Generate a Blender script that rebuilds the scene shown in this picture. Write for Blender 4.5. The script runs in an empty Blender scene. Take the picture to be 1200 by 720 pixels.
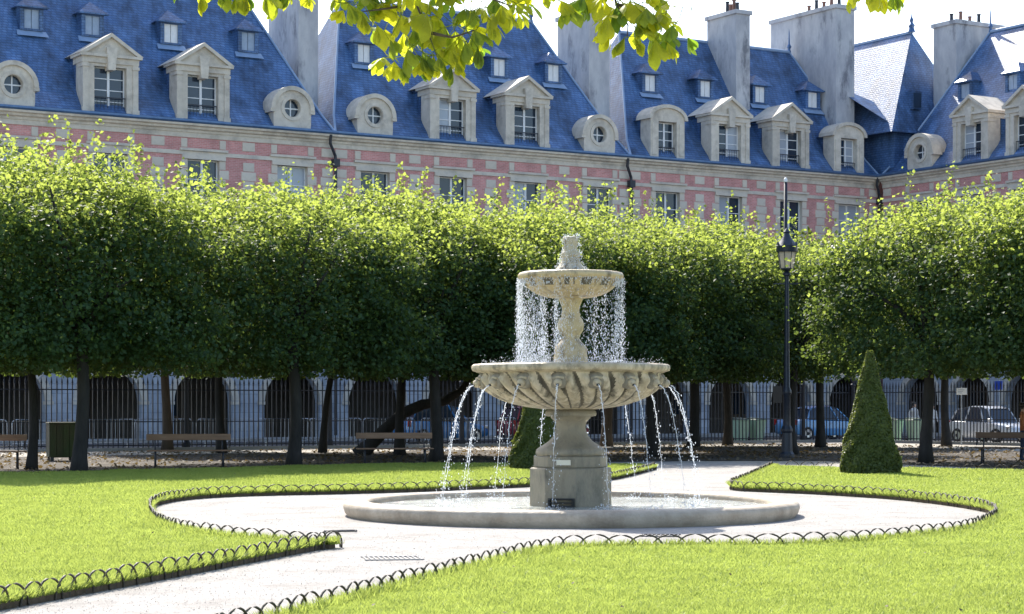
import bpy, bmesh, math, random
import numpy as np
from mathutils import Vector, Matrix, Euler
R = math.radians
random.seed(7)
sc = bpy.context.scene
col = sc.collection

# ------------------------------------------------------------------ camera
cam_d = bpy.data.cameras.new('camera')
cam_d.sensor_width = 36.0
cam_d.lens = 70.35
cam_d.shift_y = 0.0958
cam_d.clip_end = 2000
cam = bpy.data.objects.new('camera', cam_d)
cam.location = (0, 0, 1.6)
cam.rotation_euler = (R(90), 0, 0)
col.objects.link(cam)
sc.camera = cam

# ------------------------------------------------------------------ sky, sun, exposure
SUN_FROM = Vector((-0.30, 1.0, 0.96)).normalized()
sun_el = math.asin(SUN_FROM.z)
sun_az = math.atan2(SUN_FROM.x, SUN_FROM.y)        # clockwise from +Y
wd = bpy.data.worlds.new('World')
sc.world = wd
wd.use_nodes = True
wn = wd.node_tree
bgn = wn.nodes['Background']
sky = wn.nodes.new('ShaderNodeTexSky')
sky.sky_type = 'NISHITA'
sky.sun_disc = False
sky.sun_elevation = sun_el
sky.sun_rotation = sun_az
sky.air_density = 1.0
sky.dust_density = 1.6
wn.links.new(sky.outputs[0], bgn.inputs[0])
bgn.inputs[1].default_value = 0.15
sun_d = bpy.data.lights.new('sun', 'SUN')
sun_d.energy = 4.6
sun_d.angle = R(0.5)
sun_d.color = (1.0, 0.95, 0.86)
sun = bpy.data.objects.new('sun', sun_d)
sun.rotation_euler = (-SUN_FROM).to_track_quat('-Z', 'Y').to_euler()
sun.location = (-20, 60, 60)
col.objects.link(sun)
sc.view_settings.view_transform = 'Standard'
sc.view_settings.look = 'None'
sc.view_settings.gamma = 1
sc.view_settings.exposure = 1.12
sc.render.engine = 'CYCLES'
sc.cycles.max_bounces = 8
sc.cycles.transparent_max_bounces = 8
sc.cycles.use_denoising = True

# ------------------------------------------------------------------ materials
M = {}
def nd(nt, t, **kw):
    n = nt.nodes.new(t)
    for k, v in kw.items():
        setattr(n, k, v)
    return n
def c4(c): return (c[0], c[1], c[2], 1)
def mat(name, c1, c2=None, scale=4.0, rough=0.7, bump=0.0, bscale=None, spec=0.5, metal=0.0,
        c3=None, scale3=1.0, t3=0.55, w3=0.12, detail=6, stretch=(1, 1, 1), rand=0.0, coat=0.0):
    m = bpy.data.materials.new(name); m.use_nodes = True
    nt = m.node_tree; p = nt.nodes['Principled BSDF']
    p.inputs['Roughness'].default_value = rough
    p.inputs['Metallic'].default_value = metal
    p.inputs['Specular IOR Level'].default_value = spec
    p.inputs['Coat Weight'].default_value = coat
    tc = nd(nt, 'ShaderNodeTexCoord'); mp = nd(nt, 'ShaderNodeMapping')
    mp.inputs['Scale'].default_value = stretch
    nt.links.new(tc.outputs['Object'], mp.inputs[0])
    colr = None
    if c2 is not None:
        n = nd(nt, 'ShaderNodeTexNoise'); n.inputs['Scale'].default_value = scale; n.inputs['Detail'].default_value = detail
        n.inputs['Roughness'].default_value = 0.65
        nt.links.new(mp.outputs[0], n.inputs['Vector'])
        cr = nd(nt, 'ShaderNodeValToRGB')
        cr.color_ramp.elements[0].color = c4(c1); cr.color_ramp.elements[1].color = c4(c2)
        cr.color_ramp.elements[0].position = 0.32; cr.color_ramp.elements[1].position = 0.68
        nt.links.new(n.outputs[0], cr.inputs[0]); colr = cr.outputs[0]
        if c3 is not None:
            n3 = nd(nt, 'ShaderNodeTexNoise'); n3.inputs['Scale'].default_value = scale3; n3.inputs['Detail'].default_value = 8
            n3.inputs['Roughness'].default_value = 0.7
            nt.links.new(mp.outputs[0], n3.inputs['Vector'])
            r3 = nd(nt, 'ShaderNodeValToRGB')
            r3.color_ramp.elements[0].position = t3 - w3; r3.color_ramp.elements[1].position = t3 + w3
            nt.links.new(n3.outputs[0], r3.inputs[0])
            mx = nd(nt, 'ShaderNodeMix', data_type='RGBA')
            nt.links.new(r3.outputs[0], mx.inputs[0]); nt.links.new(colr, mx.inputs[6]); mx.inputs[7].default_value = c4(c3)
            colr = mx.outputs[2]
        if rand:
            oi = nd(nt, 'ShaderNodeObjectInfo'); hs = nd(nt, 'ShaderNodeHueSaturation')
            mr = nd(nt, 'ShaderNodeMapRange'); mr.inputs[3].default_value = 1 - rand; mr.inputs[4].default_value = 1 + rand
            nt.links.new(oi.outputs['Random'], mr.inputs[0]); nt.links.new(mr.outputs[0], hs.inputs['Value'])
            nt.links.new(colr, hs.inputs['Color']); colr = hs.outputs[0]
        nt.links.new(colr, p.inputs['Base Color'])
    else:
        p.inputs['Base Color'].default_value = c4(c1)
    if bump:
        nb = nd(nt, 'ShaderNodeTexNoise'); nb.inputs['Scale'].default_value = bscale or scale * 4; nb.inputs['Detail'].default_value = 8
        nt.links.new(mp.outputs[0], nb.inputs['Vector'])
        b = nd(nt, 'ShaderNodeBump'); b.inputs['Strength'].default_value = bump; b.inputs['Distance'].default_value = 0.02
        nt.links.new(nb.outputs[0], b.inputs['Height']); nt.links.new(b.outputs[0], p.inputs['Normal'])
    M[name] = m
    return m
def brickmat(name, ca, cb, cm, bw, bh, mortar, rough=0.8, bump=0.5, noise=None, sm=0.1):
    """ashlar / brick / slate courses, laid in the wall's own plane (x+y, z)"""
    m = bpy.data.materials.new(name); m.use_nodes = True
    nt = m.node_tree; p = nt.nodes['Principled BSDF']; p.inputs['Roughness'].default_value = rough
    tc = nd(nt, 'ShaderNodeTexCoord'); sx = nd(nt, 'ShaderNodeSeparateXYZ'); ad = nd(nt, 'ShaderNodeMath', operation='ADD')
    cb_ = nd(nt, 'ShaderNodeCombineXYZ')
    nt.links.new(tc.outputs['Object'], sx.inputs[0])
    nt.links.new(sx.outputs[0], ad.inputs[0]); nt.links.new(sx.outputs[1], ad.inputs[1])
    nt.links.new(ad.outputs[0], cb_.inputs[0]); nt.links.new(sx.outputs[2], cb_.inputs[1])
    br = nd(nt, 'ShaderNodeTexBrick')
    br.inputs['Color1'].default_value = c4(ca); br.inputs['Color2'].default_value = c4(cb); br.inputs['Mortar'].default_value = c4(cm)
    br.inputs['Scale'].default_value = 1.0; br.inputs['Brick Width'].default_value = bw; br.inputs['Row Height'].default_value = bh
    br.inputs['Mortar Size'].default_value = mortar; br.inputs['Mortar Smooth'].default_value = sm
    nt.links.new(cb_.outputs[0], br.inputs['Vector'])
    n = nd(nt, 'ShaderNodeTexNoise'); n.inputs['Scale'].default_value = 1.1; n.inputs['Detail'].default_value = 9; n.inputs['Roughness'].default_value = 0.7
    nt.links.new(tc.outputs['Object'], n.inputs['Vector'])
    mr = nd(nt, 'ShaderNodeMapRange'); mr.inputs[1].default_value = 0.3; mr.inputs[2].default_value = 0.7
    mr.inputs[3].default_value = noise[0] if noise else 0.72; mr.inputs[4].default_value = noise[1] if noise else 1.25
    if noise:
        mpn = nd(nt, 'ShaderNodeMapping'); mpn.inputs['Scale'].default_value = (1.1, 1.1, .35); nt.links.new(tc.outputs['Object'], mpn.inputs[0]); nt.links.new(mpn.outputs[0], n.inputs['Vector'])
    nt.links.new(n.outputs[0], mr.inputs[0])
    hs = nd(nt, 'ShaderNodeHueSaturation'); nt.links.new(br.outputs['Color'], hs.inputs['Color']); nt.links.new(mr.outputs[0], hs.inputs['Value'])
    nt.links.new(hs.outputs[0], p.inputs['Base Color'])
    b = nd(nt, 'ShaderNodeBump'); b.invert = True; b.inputs['Strength'].default_value = bump; b.inputs['Distance'].default_value = 0.02
    nt.links.new(br.outputs['Fac'], b.inputs['Height']); nt.links.new(b.outputs[0], p.inputs['Normal'])
    M[name] = m
    return m
def leafmat(name, c1, c2, trans, tw=0.45, rough=0.35, scale=1.5, spec=0.5, rand=False):
    m = bpy.data.materials.new(name); m.use_nodes = True
    nt = m.node_tree; p = nt.nodes['Principled BSDF']; out = nt.nodes['Material Output']
    p.inputs['Roughness'].default_value = rough; p.inputs['Specular IOR Level'].default_value = spec
    tc = nd(nt, 'ShaderNodeTexCoord'); n = nd(nt, 'ShaderNodeTexNoise'); n.inputs['Scale'].default_value = scale; n.inputs['Detail'].default_value = 8
    n.inputs['Roughness'].default_value = 0.8
    nt.links.new(tc.outputs['Object'], n.inputs['Vector'])
    cr = nd(nt, 'ShaderNodeValToRGB'); cr.color_ramp.elements[0].color = c4(c1); cr.color_ramp.elements[1].color = c4(c2)
    cr.color_ramp.elements[0].position = 0.3; cr.color_ramp.elements[1].position = 0.7
    nt.links.new(n.outputs[0], cr.inputs[0])
    nt.links.new(cr.outputs[0], p.inputs['Base Color'])
    t = nd(nt, 'ShaderNodeBsdfTranslucent')
    mr = nd(nt, 'ShaderNodeMapRange'); mr.inputs[1].default_value = 0.25; mr.inputs[2].default_value = 0.75; mr.inputs[3].default_value = 0.7; mr.inputs[4].default_value = 1.2
    hs = nd(nt, 'ShaderNodeHueSaturation'); hs.inputs['Color'].default_value = c4(trans)
    nt.links.new(n.outputs[0], mr.inputs[0]); nt.links.new(mr.outputs[0], hs.inputs['Value']); nt.links.new(hs.outputs[0], t.inputs[0])
    if rand:
        oi = nd(nt, 'ShaderNodeObjectInfo'); r2 = nd(nt, 'ShaderNodeValToRGB')
        r2.color_ramp.elements[0].color = (.20, .36, .03, 1); r2.color_ramp.elements[1].color = c4(trans); r2.color_ramp.elements[1].position = .75
        nt.links.new(oi.outputs['Random'], r2.inputs[0]); nt.links.new(r2.outputs[0], hs.inputs['Color'])
    mx = nd(nt, 'ShaderNodeMixShader'); mx.inputs[0].default_value = tw
    nt.links.new(p.outputs[0], mx.inputs[1]); nt.links.new(t.outputs[0], mx.inputs[2]); nt.links.new(mx.outputs[0], out.inputs[0])
    M[name] = m
    return m

mat('gravel', (.31, .29, .268), (.44, .415, .385), 14, .95, .9, 70, spec=.2, c3=(.26, .24, .215), scale3=1.1, t3=.60)
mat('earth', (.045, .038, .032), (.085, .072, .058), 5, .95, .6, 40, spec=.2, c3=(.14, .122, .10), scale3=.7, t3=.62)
mat('sand', (.34, .31, .27), (.45, .42, .37), 6, .95, .4, 50, spec=.2, c3=(.24, .20, .16), scale3=.9, t3=.6)
mat('asphalt', (.045, .047, .05), (.07, .07, .075), 20, .85, .4, 120)
mat('pavestone', (.28, .27, .26), (.36, .35, .33), 3, .85, .3, 30)
mat('turf', (.12, .19, .03), (.22, .28, .07), 3, .9, .5, 60, spec=.15, c3=(.22, .28, .05), scale3=.6, t3=.6)
mat('soil', (.07, .055, .035), (.13, .10, .07), 12, .95, .8, 40, spec=.1)
leafmat('grass', (.13, .22, .035), (.28, .33, .09), (.48, .56, .12), .48, .5, 1.4, .2)
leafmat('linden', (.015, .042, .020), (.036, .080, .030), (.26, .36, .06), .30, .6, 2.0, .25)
leafmat('linden_lit_top', (.075, .12, .025), (.14, .185, .045), (.52, .62, .11), .48, .6, 2.0, .2)  # brighter copy of linden with the sunlight of the crown tops in its colour
leafmat('linden_far', (.014, .036, .012), (.032, .07, .02), (.26, .32, .03), .30, .42, 2.0, .4)
leafmat('box_leaf', (.045, .070, .018), (.12, .145, .04), (.28, .33, .06), .30, .5, 6.0, .3)
leafmat('chestnut', (.075, .125, .02), (.14, .19, .03), (.86, .86, .03), .58, .45, 14.0, .3, rand=True)
leafmat('litter', (.06, .045, .03), (.20, .165, .115), (.3, .2, .06), .2, .7, 3.0, .2)
mat('bark', (.012, .011, .010), (.034, .030, .027), 6, .9, .8, 22, stretch=(1, 1, .3))
mat('bark_pale', (.05, .036, .024), (.10, .072, .048), 6, .9, .8, 22, stretch=(1, 1, .3))
mat('twig', (.06, .045, .03), (.10, .08, .05), 20, .8, .3, 60)
mat('stone', (.57, .505, .42), (.72, .65, .555), 2.2, .85, .25, 25, c3=(.34, .31, .28), scale3=1.1, t3=.60, rand=.06)
mat('stone_light', (.55, .49, .405), (.71, .64, .54), 2.5, .85, .3, 25, c3=(.33, .295, .25), scale3=.9, t3=.62, rand=.08)
brickmat('brick', (.52, .215, .20), (.64, .285, .265), (.60, .37, .34), .22, .075, .012, .85, .3)
brickmat('ashlar', (.34, .37, .43), (.43, .46, .51), (.22, .24, .28), .95, .42, .010, .85, .5)
brickmat('slate', (.045, .10, .215), (.074, .138, .27), (.026, .06, .135), .24, .13, .014, .42, .5, noise=(.35, 2.0))
mat('zinc', (.06, .12, .25), (.11, .20, .36), 2, .35, .1, 10, metal=.3)
mat('lead', (.20, .30, .46), (.30, .40, .56), 1.5, .45, .1, 10)
mat('render_grey', (.36, .36, .39), (.58, .57, .57), 1.3, .9, .3, 12, c3=(.20, .20, .22), scale3=.9, t3=.60, w3=.06, stretch=(1, 1, .4))
mat('terracotta', (.16, .085, .065), (.24, .13, .10), 6, .8)
mat('white_paint', (.72, .73, .74), (.80, .80, .80), 6, .5)
mat('shutter_blue', (.28, .36, .48), (.36, .44, .56), 4, .6)
mat('dark_metal', (.012, .014, .020), (.028, .032, .045), 14, .45, .2, 40)
mat('lamp_paint', (.018, .024, .040), (.030, .038, .060), 10, .4, .1, 40)
mat('fence_paint', (.008, .010, .018), (.018, .022, .035), 14, .5, .1, 40)
mat('galvanised', (.32, .35, .40), (.46, .50, .55), 9, .4, .1, 30, metal=.6)
mat('hoop_iron', (.028, .024, .018), (.075, .06, .04), 25, .65, .4, 90)
mat('dark_room', (.10, .085, .07), (.15, .13, .11), 2, .9)
mat('door_wood', (.07, .05, .035), (.12, .085, .055), 6, .6, .2, 20, stretch=(1, 1, .2))
mat('bench_wood', (.19, .105, .06), (.29, .17, .10), 12, .6, .3, 40, stretch=(.15, 1, 1))
mat('bench_dark', (.10, .055, .032), (.16, .09, .05), 12, .6, .3, 40, stretch=(.15, 1, 1))
mat('bin_wood', (.035, .030, .016), (.075, .055, .032), 3, .8, .4, 30, c3=(.03, .05, .012), scale3=1.2, t3=.5, stretch=(1, 1, .4))
mat('bin_green', (.34, .50, .36), (.44, .60, .45), 5, .5)
mat('bin_dark', (.05, .10, .07), (.08, .14, .10), 5, .5)
mat('fountain_stone', (.36, .285, .17), (.66, .565, .40), 4.0, .6, .6, 30, c3=(.10, .082, .05), scale3=4.2, t3=.57, w3=.09, stretch=(1, 1, .45))
mat('fountain_ochre', (.44, .32, .15), (.66, .53, .32), 5, .4, .5, 30, c3=(.17, .12, .06), scale3=5, t3=.58, w3=.08, stretch=(1, 1, .45))
mat('fountain_grey', (.20, .168, .115), (.36, .31, .22), 3.2, .6, .5, 28, c3=(.085, .075, .055), scale3=3.2, t3=.58, stretch=(1, 1, .4))
mat('fountain_dark', (.085, .07, .045), (.19, .16, .11), 6, .7, .5, 30, stretch=(1, 1, .5))
mat('pool_stone', (.36, .29, .21), (.52, .44, .34), 3.2, .7, .5, 30, c3=(.24, .19, .135), scale3=1.2, t3=.6)
mat('pool_floor', (.66, .64, .58), (.76, .74, .68), 3, .7, .2, 20)
mat('plaque', (.62, .58, .46), (.70, .66, .55), 10, .5)
mat('black', (.006, .006, .006), (.012, .012, .012), 10, .6)
mat('rubber', (.012, .012, .012), (.02, .02, .02), 10, .8)
mat('chrome', (.5, .5, .52), (.6, .6, .62), 10, .3, metal=.9)
mat('sign_white', (.75, .75, .75), (.8, .8, .8), 5, .5)
mat('sign_blue', (.02, .07, .40), (.03, .09, .48), 5, .4)
mat('red_lens', (.35, .01, .01), (.4, .02, .02), 5, .2)
mat('skin', (.50, .30, .22), (.56, .35, .26), 20, .55)
mat('hair_dark', (.02, .015, .012), (.04, .03, .02), 30, .5)
mat('cloth_pale', (.55, .53, .52), (.68, .66, .64), 12, .9, .3, 60)
mat('cloth_grey', (.22, .23, .26), (.32, .33, .36), 12, .9, .3, 60)
mat('cloth_rust', (.32, .11, .04), (.42, .16, .06), 12, .9, .3, 60)
mat('cloth_navy', (.02, .03, .06), (.04, .05, .09), 12, .9, .3, 60)
for nm, a in (('car_silver', (.50, .54, .60)), ('car_blue', (.05, .22, .50)), ('car_sky', (.10, .30, .58)), ('car_red', (.32, .03, .04)), ('car_navy', (.03, .08, .20))):
    mat(nm, a, tuple(min(1, v * 1.12) for v in a), 3, .25, coat=.8)
def glassmat(name, c, rough=.05, trans=0.0):
    m = bpy.data.materials.new(name); m.use_nodes = True; p = m.node_tree.nodes['Principled BSDF']
    nt = m.node_tree
    tc = nd(nt, 'ShaderNodeTexCoord'); n = nd(nt, 'ShaderNodeTexNoise'); n.inputs['Scale'].default_value = 1.3
    nt.links.new(tc.outputs['Object'], n.inputs['Vector'])
    b = nd(nt, 'ShaderNodeBump'); b.inputs['Strength'].default_value = .05; nt.links.new(n.outputs[0], b.inputs['Height']); nt.links.new(b.outputs[0], p.inputs['Normal'])
    p.inputs['Base Color'].default_value = c4(c); p.inputs['Roughness'].default_value = rough
    p.inputs['Transmission Weight'].default_value = trans; p.inputs['Specular IOR Level'].default_value = .6
    M[name] = m
glassmat('pane', (.02, .035, .06), .06)
glassmat('pane_curtain', (.36, .40, .46), .15)
glassmat('car_glass', (.02, .03, .05), .05)
leafmat('lamp_glass', (.55, .53, .47), (.62, .60, .54), (.85, .80, .68), .6, .3, 3.0, .5)
def watermat():
    m = bpy.data.materials.new('water'); m.use_nodes = True; nt = m.node_tree; p = nt.nodes['Principled BSDF']
    p.inputs['Base Color'].default_value = (.80, .85, .84, 1); p.inputs['Roughness'].default_value = .04
    p.inputs['Transmission Weight'].default_value = .85; p.inputs['IOR'].default_value = 1.33
    tc = nd(nt, 'ShaderNodeTexCoord'); n = nd(nt, 'ShaderNodeTexNoise'); n.inputs['Scale'].default_value = 9; n.inputs['Detail'].default_value = 4
    nt.links.new(tc.outputs['Object'], n.inputs['Vector'])
    b = nd(nt, 'ShaderNodeBump'); b.inputs['Strength'].default_value = 1.0; b.inputs['Distance'].default_value = .10
    nt.links.new(n.outputs[0], b.inputs['Height']); nt.links.new(b.outputs[0], p.inputs['Normal'])
    M['water'] = m
    m = bpy.data.materials.new('water_drop'); m.use_nodes = True; nt = m.node_tree; p = nt.nodes['Principled BSDF']; out = nt.nodes['Material Output']
    p.inputs['Base Color'].default_value = (.92, .95, 1, 1); p.inputs['Roughness'].default_value = .12
    p.inputs['Transmission Weight'].default_value = .35; p.inputs['IOR'].default_value = 1.33
    t = nd(nt, 'ShaderNodeBsdfTranslucent'); t.inputs[0].default_value = (.93, .96, 1, 1)
    mx = nd(nt, 'ShaderNodeMixShader'); mx.inputs[0].default_value = .45
    nt.links.new(p.outputs[0], mx.inputs[1]); nt.links.new(t.outputs[0], mx.inputs[2]); nt.links.new(mx.outputs[0], out.inputs[0])
    M['water_drop'] = m
watermat()
leafmat('foam', (.80, .84, .86), (.90, .92, .93), (.85, .90, .95), .5, .4, 5.0, .3)

# ------------------------------------------------------------------ mesh helpers
class MB:
    def __init__(s): s.v = []; s.f = []; s.mi = []; s.cur = 0
    def add(s, vs, fs):
        o = len(s.v); s.v += [tuple(p) for p in vs]
        for f in fs: s.f.append([i + o for i in f]); s.mi.append(s.cur)
        return s
    def box(s, x0, x1, y0, y1, z0, z1):
        return s.add([(x0, y0, z0), (x1, y0, z0), (x1, y1, z0), (x0, y1, z0), (x0, y0, z1), (x1, y0, z1), (x1, y1, z1), (x0, y1, z1)],
                     [(0, 3, 2, 1), (4, 5, 6, 7), (0, 1, 5, 4), (1, 2, 6, 5), (2, 3, 7, 6), (3, 0, 4, 7)])
    def prism_xz(s, pts, y0, y1):
        """polygon given in x,z, swept from y0 to y1"""
        n = len(pts)
        vs = [(x, y0, z) for x, z in pts] + [(x, y1, z) for x, z in pts]
        fs = [list(range(n)), list(range(2 * n - 1, n - 1, -1))] + [(i, i + n, (i + 1) % n + n, (i + 1) % n) for i in range(n)]
        return s.add(vs, fs)
    def prism_yz(s, pts, x0, x1):
        n = len(pts)
        vs = [(x0, y, z) for y, z in pts] + [(x1, y, z) for y, z in pts]
        fs = [list(range(n - 1, -1, -1)), list(range(n, 2 * n))] + [(i, (i + 1) % n, (i + 1) % n + n, i + n) for i in range(n)]
        return s.add(vs, fs)
    def tube(s, path, rad, n=8, cap=True):
        path = [Vector(p) for p in path]
        if not hasattr(rad, '__len__'): rad = [rad] * len(path)
        o = len(s.v); m = len(path); vs = []
        up = None
        for i, p in enumerate(path):
            t = (path[min(i + 1, m - 1)] - path[max(i - 1, 0)])
            t = t.normalized() if t.length > 1e-9 else Vector((0, 0, 1))
            if up is None: up = Vector((1, 0, 0)) if abs(t.x) < .8 else Vector((0, 1, 0))
            a = t.cross(up).normalized(); b = t.cross(a).normalized(); up = -t.cross(a).cross(t) if False else up
            for k in range(n):
                an = 2 * math.pi * k / n
                vs.append(p + (a * math.cos(an) + b * math.sin(an)) * rad[i])
        fs = []
        for i in range(m - 1):
            for k in range(n):
                k2 = (k + 1) % n
                fs.append((i * n + k, (i + 1) * n + k, (i + 1) * n + k2, i * n + k2))
        if cap:
            fs.append(tuple(range(n))); fs.append(tuple((m - 1) * n + k for k in range(n - 1, -1, -1)))
        return s.add(vs, fs)
    def lathe(s, prof, n=48, phase=0.0, mod=None, capt=True, capb=True):
        vs = []
        for (r, z) in prof:
            for k in range(n):
                a = 2 * math.pi * k / n + phase
                rr = r * (mod(a, r, z) if mod else 1.0)
                vs.append((rr * math.cos(a), rr * math.sin(a), z))
        m = len(prof); fs = []
        for i in range(m - 1):
            for k in range(n):
                k2 = (k + 1) % n
                fs.append((i * n + k, i * n + k2, (i + 1) * n + k2, (i + 1) * n + k))
        if capb: fs.append(tuple(range(n - 1, -1, -1)))
        if capt: fs.append(tuple((m - 1) * n + k for k in range(n)))
        return s.add(vs, fs)
    def build(s, name, m, parent=None, smooth=False, loc=None, rotz=None, bevel=0, auto=None):
        me = bpy.data.meshes.new(name)
        me.from_pydata(s.v, [], s.f)
        ms = m if isinstance(m, (list, tuple)) else [m]
        for q in ms: me.materials.append(M[q])
        if len(ms) > 1: me.polygons.foreach_set('material_index', s.mi)
        bm = bmesh.new(); bm.from_mesh(me)
        bmesh.ops.recalc_face_normals(bm, faces=bm.faces)
        if bevel: bmesh.ops.bevel(bm, geom=[e for e in bm.edges], offset=bevel, segments=1, affect='EDGES', clamp_overlap=True)
        bm.to_mesh(me); bm.free()
        if smooth: me.shade_smooth()
        if auto:
            me.shade_smooth()
            me.set_sharp_from_angle(angle=R(auto))
        return link(name, me, parent, loc, rotz)
def link(name, me, parent=None, loc=None, rotz=None):
    o = bpy.data.objects.new(name, me); col.objects.link(o)
    if parent is not None: o.parent = parent
    if loc is not None: o.location = loc
    if rotz is not None: o.rotation_euler = (0, 0, rotz)
    return o
def tag(o, label=None, cat=None, group=None, kind=None):
    if label: o['label'] = label
    if cat: o['category'] = cat
    if group: o['group'] = group
    if kind: o['kind'] = kind
    return o
def empty(name, loc=(0, 0, 0), rz=0.0):
    o = bpy.data.objects.new(name, None); o.empty_display_size = .2
    col.objects.link(o); o.location = loc; o.rotation_euler = (0, 0, rz)
    return o
def copy_tree(o, parent=None):
    c = o.copy(); col.objects.link(c)
    if parent is not None: c.parent = parent
    for ch in list(o.children): copy_tree(ch, c)
    return c
def soup(name, V, F, m, parent=None, smooth=False):
    """numpy verts (n,3) and faces (m,k) to one mesh object"""
    me = bpy.data.meshes.new(name)
    k = F.shape[1]
    me.vertices.add(len(V)); me.vertices.foreach_set('co', V.astype(np.float32).ravel())
    me.loops.add(F.size); me.loops.foreach_set('vertex_index', F.astype(np.int32).ravel())
    me.polygons.add(len(F)); me.polygons.foreach_set('loop_start', np.arange(0, F.size, k, dtype=np.int32))
    me.polygons.foreach_set('loop_total', np.full(len(F), k, dtype=np.int32))
    me.update(calc_edges=True)
    if smooth: me.shade_smooth()
    me.materials.append(M[m])
    return link(name, me, parent)
def leaves(P, N, size, rng, aspect=.8, fold=.12):
    """one folded diamond (two triangles) for each point P with normal N"""
    n = len(P)
    N = N / (np.linalg.norm(N, axis=1, keepdims=True) + 1e-9)
    T = rng.normal(size=(n, 3)); T -= (T * N).sum(1, keepdims=True) * N; T /= (np.linalg.norm(T, axis=1, keepdims=True) + 1e-9)
    B = np.cross(N, T)
    s = (size * (.65 + .7 * rng.random(n)))[:, None]
    a = P - T * s * .5; b = P + T * s * .5
    l = P - B * s * aspect * .5 + N * s * fold - T * s * .05; r = P + B * s * aspect * .5 + N * s * fold - T * s * .05
    V = np.stack([a, l, b, r], 1).reshape(-1, 3)
    i = np.arange(n)[:, None] * 4
    F = np.concatenate([i + np.array([[0, 2, 1]]), i + np.array([[0, 3, 2]])], 0)
    return V, F

# ------------------------------------------------------------------ plan of the square
TH = R(31.7)
E1 = Vector((math.cos(TH), math.sin(TH), 0)); W1 = Vector((math.sin(TH), -math.cos(TH), 0))
CORNER = Vector((20.3, 111.0, 0))
RZ_FACADE = R(211.7)      # local x runs left along the facade, local y points out of it
RZ_WING = R(121.7)        # local x runs away along the wing, local y points out of it

def flat(name, pts, z, m, kind='structure', label=None, cat=None):
    mb = MB(); mb.add([(x, y, z) for x, y in pts], [list(range(len(pts)))])
    o = mb.build(name, m)
    if o.data.polygons[0].normal.z < 0: o.data.flip_normals()
    return tag(o, label, cat, kind=kind)
flat('ground', [(-900, -60), (900, -60), (900, 1500), (-900, 1500)], -.012, 'sand', label='pale sandy ground of the square reaching past the buildings', cat='ground')
flat('gravel_path', [(-26, 2), (26, 2), (26, 42), (9.6, 52.8), (5, 57), (-1, 56), (-12.5, 46.6), (-26, 38)], -.006, 'gravel', label='pale gravel path round the fountain and between the lawns', cat='path')
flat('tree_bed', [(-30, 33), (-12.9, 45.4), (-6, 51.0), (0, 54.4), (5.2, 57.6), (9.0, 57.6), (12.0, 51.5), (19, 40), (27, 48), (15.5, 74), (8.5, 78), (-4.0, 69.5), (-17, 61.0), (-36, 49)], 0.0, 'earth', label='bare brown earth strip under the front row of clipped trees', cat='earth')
# street behind the fence
def strip(name, n0, n1, z, m, label, cat):
    """band parallel to both facades, n metres out of the wall"""
    a = CORNER - E1 * 80
    def at(n): 
        c = CORNER + W1 * n - E1 * n
        return [CORNER + W1 * n - E1 * 90, c, CORNER - E1 * n + W1 * 60]
    p0, p1 = at(n0), at(n1)
    pts = [(p.x, p.y) for p in p0 + p1[::-1]]
    return flat(name, pts, z, m, label=label, cat=cat)
strip('road', 3.2, 13.2, -.002, 'asphalt', 'grey asphalt street between the railings and the arcades', 'road')
def kerb_strip():
    mb = MB()
    for n0, n1, z in ((-.6, 3.2, .12),):
        def at(n): return [CORNER + W1 * n - E1 * 90, CORNER + W1 * n - E1 * n, CORNER - E1 * n + W1 * 60]
        p0, p1 = at(n0), at(n1)
        for i in range(2):
            q = [p0[i], p0[i + 1], p1[i + 1], p1[i]]
            mb.add([(p.x, p.y, -.05) for p in q] + [(p.x, p.y, z) for p in q], [(0, 1, 2, 3), (4, 5, 6, 7), (0, 1, 5, 4), (1, 2, 6, 5), (2, 3, 7, 6), (3, 0, 4, 7)])
    return tag(mb.build('pavement', 'pavestone'), 'raised stone pavement along the foot of the arcades', 'pavement', kind='structure')
kerb_strip()

# ------------------------------------------------------------------ lawns
LEFT = [(-4.95, 12.3), (-4.0, 15.63), (-3.0, 19.1), (-2.3, 21.6), (-1.98, 22.75), (-2.1, 23.2), (-2.65, 23.75), (-3.2, 24.25), (-3.87, 25.1), (-4.45, 26.3), (-5.05, 28.1), (-5.45, 30.0),
        (-5.7, 32.0), (-5.55, 33.9), (-4.95, 35.0), (-4.1, 35.6), (-3.06, 36.0), (-1.6, 37.1), (-.65, 38.2), (.33, 39.1), (2.0, 41.6), (3.6, 50.0)]
LEFT_FAR = [(3.3, 52.6), (0, 53.2), (-3.6, 52.2), (-5.5, 50.4), (-10, 46.4), (-11.6, 45.3), (-30, 32.5), (-30, 12.3)]
RIGHT = [(-2.72, 12.3), (-1.78, 15.44), (-.7, 19.1), (.2, 22.1), (.55, 22.9), (1.1, 23.15), (2.17, 23.2), (3.3, 23.35), (3.9, 23.75), (4.6, 24.4), (5.44, 25.4), (6.0, 26.2), (6.55, 27.4), (6.95, 28.6),
         (7.1, 29.6), (7.05, 31.0), (6.9, 32.3), (6.5, 34.0), (6.0, 35.0), (5.43, 36.0), (4.7, 36.8), (4.0, 37.6), (4.6, 40.5), (5.6, 45.5), (6.6, 50.6)]
RIGHT_FAR = [(8.2, 49.4), (10.4, 48.3), (12.1, 46.9), (16, 42), (30, 24), (30, 12.3)]
LEFT = [(x * .955, y * .955) if 4 < i < 11 else (x, y) for i, (x, y) in enumerate(LEFT)]
RIGHT = [(x * .945, y * .945) if y < 27 else (x * .97, y * .97) if y < 29 else (x, y) for x, y in RIGHT]
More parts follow.
